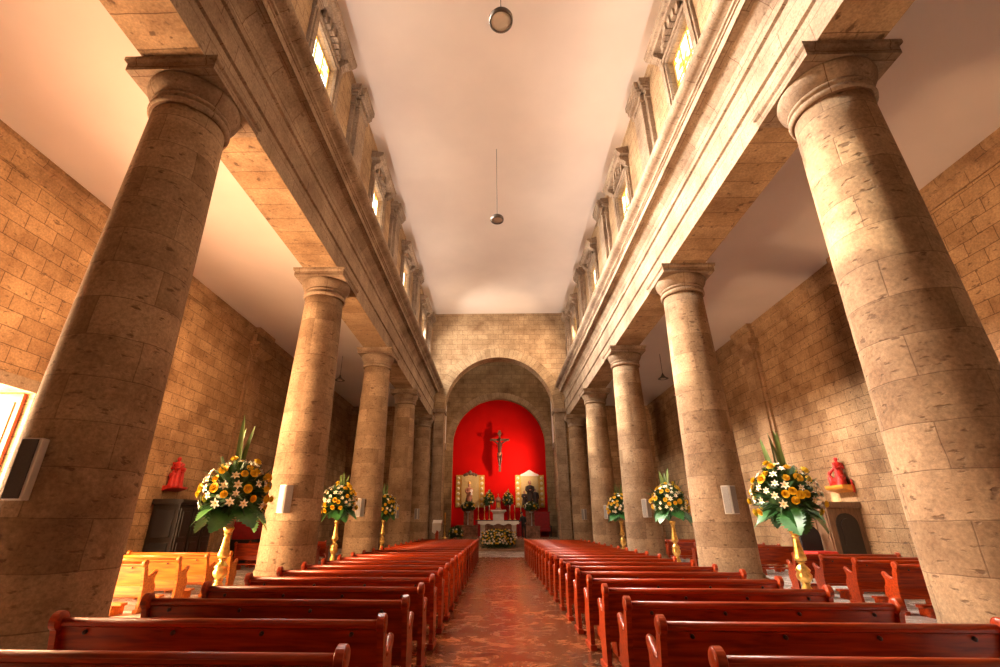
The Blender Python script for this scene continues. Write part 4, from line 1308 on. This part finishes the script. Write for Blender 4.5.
t = thing('sedilia_chair', 'dark red upholstered throne chair right of the altar', 'chair', (3.35, 39.3, PZ), 0)
b = MB(); b.bevel_box(-.55, .55, -.4, .4, .40, .58, .03); b.build('seat', 'red_cloth', t)
b = MB(); b.bevel_box(-.60, .60, .36, .48, .1, 1.75, .03); b.bevel_box(-.66, .66, .34, .50, 1.75, 1.85, .02); b.build('backrest', 'red_cloth', t)
for sg in (-1, 1):
    b = MB(); b.bevel_box(sg * .60 - .05, sg * .60 + .05, -.42, .36, .72, .80, .02); b.bevel_box(sg * .60 - .04, sg * .60 + .04, -.40, -.32, 0, .74, .01); b.build('armrest', 'dark_wood', t)
    b = MB(); b.bevel_box(sg * .48 - .04, sg * .48 + .04, -.38, -.30, 0, .41, .01); b.build('leg', 'dark_wood', t)

# person in dark clothes at the right end of the altar table
def person(x, y, z):
    me = bpy.data.meshes.new('body')
    J = {'pelvis': (0, 0, .92, .125), 'waist': (-.02, -.02, 1.08, .115), 'chest': (-.07, -.05, 1.30, .135), 'neckb': (-.11, -.07, 1.44, .065), 'neck': (-.13, -.09, 1.50, .05), 'head0': (-.15, -.10, 1.56, .075), 'head1': (-.165, -.11, 1.64, .088), 'head2': (-.17, -.11, 1.71, .06),
         'hipL': (-.09, 0, .86, .095), 'kneeL': (-.10, -.03, .48, .062), 'ankL': (-.10, .02, .08, .042), 'toeL': (-.11, -.14, .03, .035),
         'hipR': (.09, 0, .86, .095), 'kneeR': (.11, .0, .48, .062), 'ankR': (.12, .05, .08, .042), 'toeR': (.13, -.11, .03, .035),
         'shL': (-.25, -.06, 1.38, .062), 'elL': (-.33, -.16, 1.14, .048), 'wrL': (-.42, -.30, 1.02, .034), 'haL': (-.46, -.36, 1.00, .030),
         'shR': (.10, -.03, 1.37, .062), 'elR': (.16, -.10, 1.10, .048), 'wrR': (.02, -.30, 1.00, .034), 'haR': (-.03, -.36, .99, .030)}
    E_ = [('pelvis', 'waist'), ('waist', 'chest'), ('chest', 'neckb'), ('neckb', 'neck'), ('neck', 'head0'), ('head0', 'head1'), ('head1', 'head2'), ('pelvis', 'hipL'), ('hipL', 'kneeL'), ('kneeL', 'ankL'), ('ankL', 'toeL'),
          ('pelvis', 'hipR'), ('hipR', 'kneeR'), ('kneeR', 'ankR'), ('ankR', 'toeR'), ('chest', 'shL'), ('shL', 'elL'), ('elL', 'wrL'), ('wrL', 'haL'), ('chest', 'shR'), ('shR', 'elR'), ('elR', 'wrR'), ('wrR', 'haR')]
    nm = list(J)
    verts = [J[q][:3] for q in nm]; rad = [J[q][3] for q in nm]; ed = [(nm.index(a), nm.index(c)) for a, c in E_]
    for hs in ('haL', 'haR'):      # five separate fingers
        hx, hy, hz, _ = J[hs]
        for q in range(5):
            ang = -.5 + q * .25
            L1 = (.055, .078, .085, .078, .06)[q]
            a0 = len(verts); verts.append((hx + math.sin(ang) * .035, hy - .03, hz)); rad.append(.010)
            verts.append((hx + math.sin(ang) * .06, hy - .03 - L1 * .6, hz - .006)); rad.append(.009)
            verts.append((hx + math.sin(ang) * .07, hy - .03 - L1, hz - .025)); rad.append(.008)
            ed += [(nm.index(hs), a0), (a0, a0 + 1), (a0 + 1, a0 + 2)]
    me.from_pydata(verts, ed, [])
    tmp = bpy.data.objects.new('tmp', me); C.objects.link(tmp)
    md = tmp.modifiers.new('s', 'SKIN'); md.use_smooth_shade = True
    for i, sv in enumerate(me.skin_vertices[0].data):
        sv.radius = (rad[i], rad[i]); sv.use_root = i == 0
    tmp.modifiers.new('u', 'SUBSURF').levels = 1
    dg = bpy.context.evaluated_depsgraph_get()
    m2 = bpy.data.meshes.new_from_object(tmp.evaluated_get(dg))
    bpy.data.objects.remove(tmp)
    m2.name = 'body'
    m2.materials.clear()
    m2.materials.append(M['black']); m2.materials.append(M['skin'])
    for p in m2.polygons:
        p.use_smooth = True
        c = p.center
        p.material_index = 1 if (c.z > 1.49 or (c.y < -.31 and .93 < c.z < 1.06)) else 0
    t = thing('person', 'person in black clothes leaning over the right end of the altar table', 'person', (x, y, z), .3)
    inst('body', m2, t)
    b = MB(); b.ball((-.165, -.075, 1.665), .098, 0, 12, 10, .95, 1.0, .95); b.build('hair', 'black', t)
    b = MB(); b.ball((-.168, -.205, 1.625), .014, 0, 8, 6, .8, 1.2, 1.2); b.ball((-.168, -.192, 1.585), .02, 0, 8, 6, 1.2, .5, .35); b.build('face', 'skin', t)
    b = MB(); b.sections([(0, .0, .80, .175, .15), (0, 0, .92, .165, .145), (-.02, -.02, 1.08, .15, .135), (-.07, -.05, 1.28, .19, .15), (-.09, -.06, 1.40, .15, .11), (-.115, -.075, 1.46, .065, .06)], 16); b.build('jacket', 'black', t)
person(1.72, 36.6, PZ)
